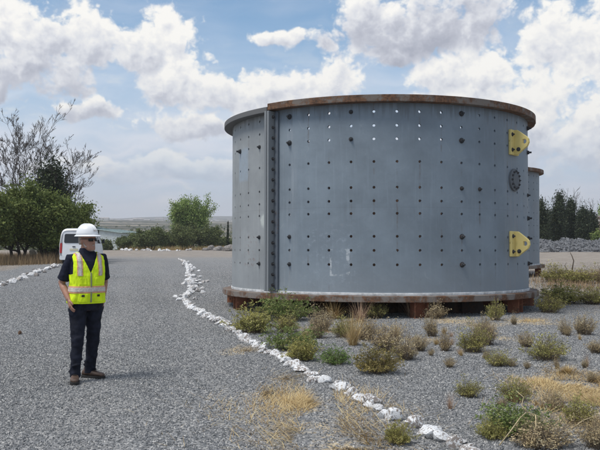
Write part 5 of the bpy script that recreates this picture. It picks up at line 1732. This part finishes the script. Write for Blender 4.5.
    cloth('reflective_strap', sheet(0.019, strap(0.099, 0.136), zf, 200), MATS['reflective'], vest, 0.001)
    cloth('zip', sheet(0.0185, lambda u, z, lat: math.sin(u) > 0 and abs(lat) < 0.006 and z < 1.235, zf, 240), MATS['zip_grey'], vest, 0.002)
    for s in (-1, 1):
        for z0, z1, l0, l1 in ((0.905, 0.995, 0.035, 0.135), (1.10, 1.175, 0.05, 0.125)):
            cloth('pocket', sheet(0.017, lambda u, z, lat: math.sin(u) > 0 and z0 < z < z1 and l0 < s * lat < l1, zf, 160), MATS['hi_vis'], vest, 0.004)
        cloth('pocket_tab', sheet(0.022, lambda u, z, lat: math.sin(u) > 0 and 0.962 < z < 0.990 and 0.075 < s * lat < 0.105, zf, 240), MATS['black_plastic'], vest, 0.002)
    # ---- hard hat: dome with ridge, brim and peak
    hat_c = H(-0.002, 0, 0.050)
    mb = MB(); rings = []
    for k in range(9):
        a = math.pi / 2 * k / 8; r = math.cos(a) ** 0.75 if k < 8 else 0.03; z = 0.128 * math.sin(a) ** 0.92
        rings.append(ell(hat_c + UP * z, 0.112 * r, 0.135 * r, HL, HF, 36, 1.0))
    mb.loft(rings)
    hat = link('hard_hat', mb.mesh('hard_hat', True), MATS['hat_white'], root)
    mb = MB()
    mb.loft([ell(hat_c + UP * z, a, b, HL, HF, 40, 1.0, fq, 1.0) for z, a, b, fq in ((0.004, 0.108, 0.130, 1.0), (0.006, 0.118, 0.141, 1.10), (-0.006, 0.131, 0.152, 1.24), (-0.012, 0.131, 0.152, 1.24), (-0.004, 0.115, 0.138, 1.06))])
    mb.build('brim', MATS['hat_white'], hat, True)
    mb = MB()
    for off in (-0.024, 0.0, 0.024):
        mb.tube([hat_c + HL * off + HF * (0.132 * math.cos(a) * (1 if abs(off) < 0.01 else 0.975)) + UP * (0.010 + 0.120 * abs(math.sin(a)) ** 0.9) for a in [R_(14 + 152 * k / 14) for k in range(15)]], [0.004] + [0.009] * 13 + [0.004], 8)
    mb.build('ridge', MATS['hat_white'], hat, True)
    mb = MB(); mb.box(hat_c + HF * 0.123 + UP * 0.055, (0.04, 0.012, 0.018), Matrix.Rotation(R_(HYAW), 3, 'Z') @ Matrix.Rotation(R_(-18), 3, 'X')); mb.build('badge', MATS['reflective'], hat)
    # ---- sunglasses, beard, hair
    mb = MB()
    for s in (-1, 1):
        pts = [(0.094, 0.008), (0.092, 0.030), (0.086, 0.050), (0.074, 0.064)]
        for (f0, l0), (f1, l1) in zip(pts, pts[1:]):
            for side in (0,):
                a0, a1 = H(f0 + 0.008, s * l0, 0.018), H(f1 + 0.008, s * l1, 0.018); b0, b1 = H(f0 + 0.008, s * l0, -0.018), H(f1 + 0.006, s * l1, -0.014)
                c = (a0 + a1 + b0 + b1) / 4; n = (a0 + b0 - H(0, s * l0 * 0.5, 0) * 2).normalized() * 0.004
                mb.add([a0, a1, b1, b0, a0 + n, a1 + n, b1 + n, b0 + n], [(0, 1, 2, 3), (7, 6, 5, 4), (0, 4, 5, 1), (1, 5, 6, 2), (2, 6, 7, 3), (3, 7, 4, 0)])
        mb.tube([H(0.082, s * 0.066, 0.012), H(0.04, s * 0.080, 0.012), H(-0.01, s * 0.083, 0.010), H(-0.03, s * 0.082, -0.004)], [0.004] * 4, 6)
    mb.tube([H(0.104, -0.010, 0.010), H(0.108, 0, 0.013), H(0.104, 0.010, 0.010)], [0.003] * 3, 6)
    mb.build('sunglasses', MATS['black_plastic'], root, True)
    mb = MB()
    mb.loft([ell(H(f, 0, z), a, b, HL, HF, 20, 0.95) for z, a, b, f in ((-0.130, 0.024, 0.024, 0.066), (-0.116, 0.044, 0.044, 0.058), (-0.100, 0.053, 0.056, 0.047), (-0.088, 0.055, 0.050, 0.048))])
    for s in (-1, 1): mb.tube([H(0.05, s * 0.060, -0.085), H(0.025, s * 0.068, -0.06), H(0.015, s * 0.073, -0.03)], [0.011, 0.008, 0.005], 8)
    mb.tube([H(0.088, -0.028, -0.068), H(0.104, 0, -0.058), H(0.088, 0.028, -0.068)], [0.005, 0.008, 0.005], 8)
    remeshed('beard', mb, 0.004, 2, MATS['grey_hair'], root)
    mb = MB(); mb.loft([ell(H(f, 0, z), a, b, HL, HF, 24, 0.95) for z, a, b, f in ((-0.055, 0.060, 0.070, -0.030), (-0.03, 0.0755, 0.082, -0.024), (0.0, 0.0785, 0.084, -0.022), (0.03, 0.079, 0.086, -0.020), (0.05, 0.076, 0.086, -0.018))])
    mb.build('hair', MATS['grey_hair'], root, True)
    # ---- boots
    for ft, yaw, an in ((footR, RY, ankR), (footL, LY, ankL)):
        lt, fw = fr(yaw)
        def B(f, l, z): return Vector((ft.x, ft.y, 0)) + fw * f + lt * l + UP * z
        mb = MB()
        mb.tube([an + Vector((0, 0, 0.06)), B(-0.02, 0, 0.11), B(-0.02, 0, 0.05)], [0.056, 0.054, 0.052], 16)
        rings = []
        for f, w, h in ((-0.105, 0.022, 0.06), (-0.09, 0.037, 0.085), (-0.04, 0.041, 0.10), (0.02, 0.042, 0.098), (0.07, 0.047, 0.082), (0.12, 0.050, 0.070), (0.16, 0.046, 0.064), (0.185, 0.032, 0.054), (0.195, 0.014, 0.044)):
            rings.append([B(f, math.copysign(abs(math.cos(2 * math.pi * k / 16)) ** 0.8, math.cos(2 * math.pi * k / 16)) * w, 0.028 + (h - 0.018) * (0.5 + 0.5 * math.sin(2 * math.pi * k / 16))) for k in range(16)])
        mb.loft(rings)
        boot = remeshed('boot', mb, 0.006, 3, MATS['boot_leather'], root)
        mb = MB(); outl = [(-0.112, 0.018), (-0.10, 0.036), (-0.04, 0.044), (0.03, 0.043), (0.09, 0.052), (0.14, 0.053), (0.18, 0.042), (0.203, 0.018)]
        lo = [B(f, w, 0) for f, w in outl] + [B(f, -w, 0) for f, w in reversed(outl)]
        mb.loft([[v + UP * 0.002 for v in lo], [v + UP * 0.034 for v in lo]])
        bevel(mb.build('sole', MATS['boot_sole'], boot), 0.004)
        mb = MB()
        for q in range(4): mb.tube([B(0.03 + q * 0.018, -0.022, 0.112 - q * 0.008), B(0.04 + q * 0.018, 0, 0.122 - q * 0.010), B(0.03 + q * 0.018, 0.022, 0.112 - q * 0.008)], [0.003] * 3, 5)
        mb.build('laces', MATS['boot_sole'], boot)


person()
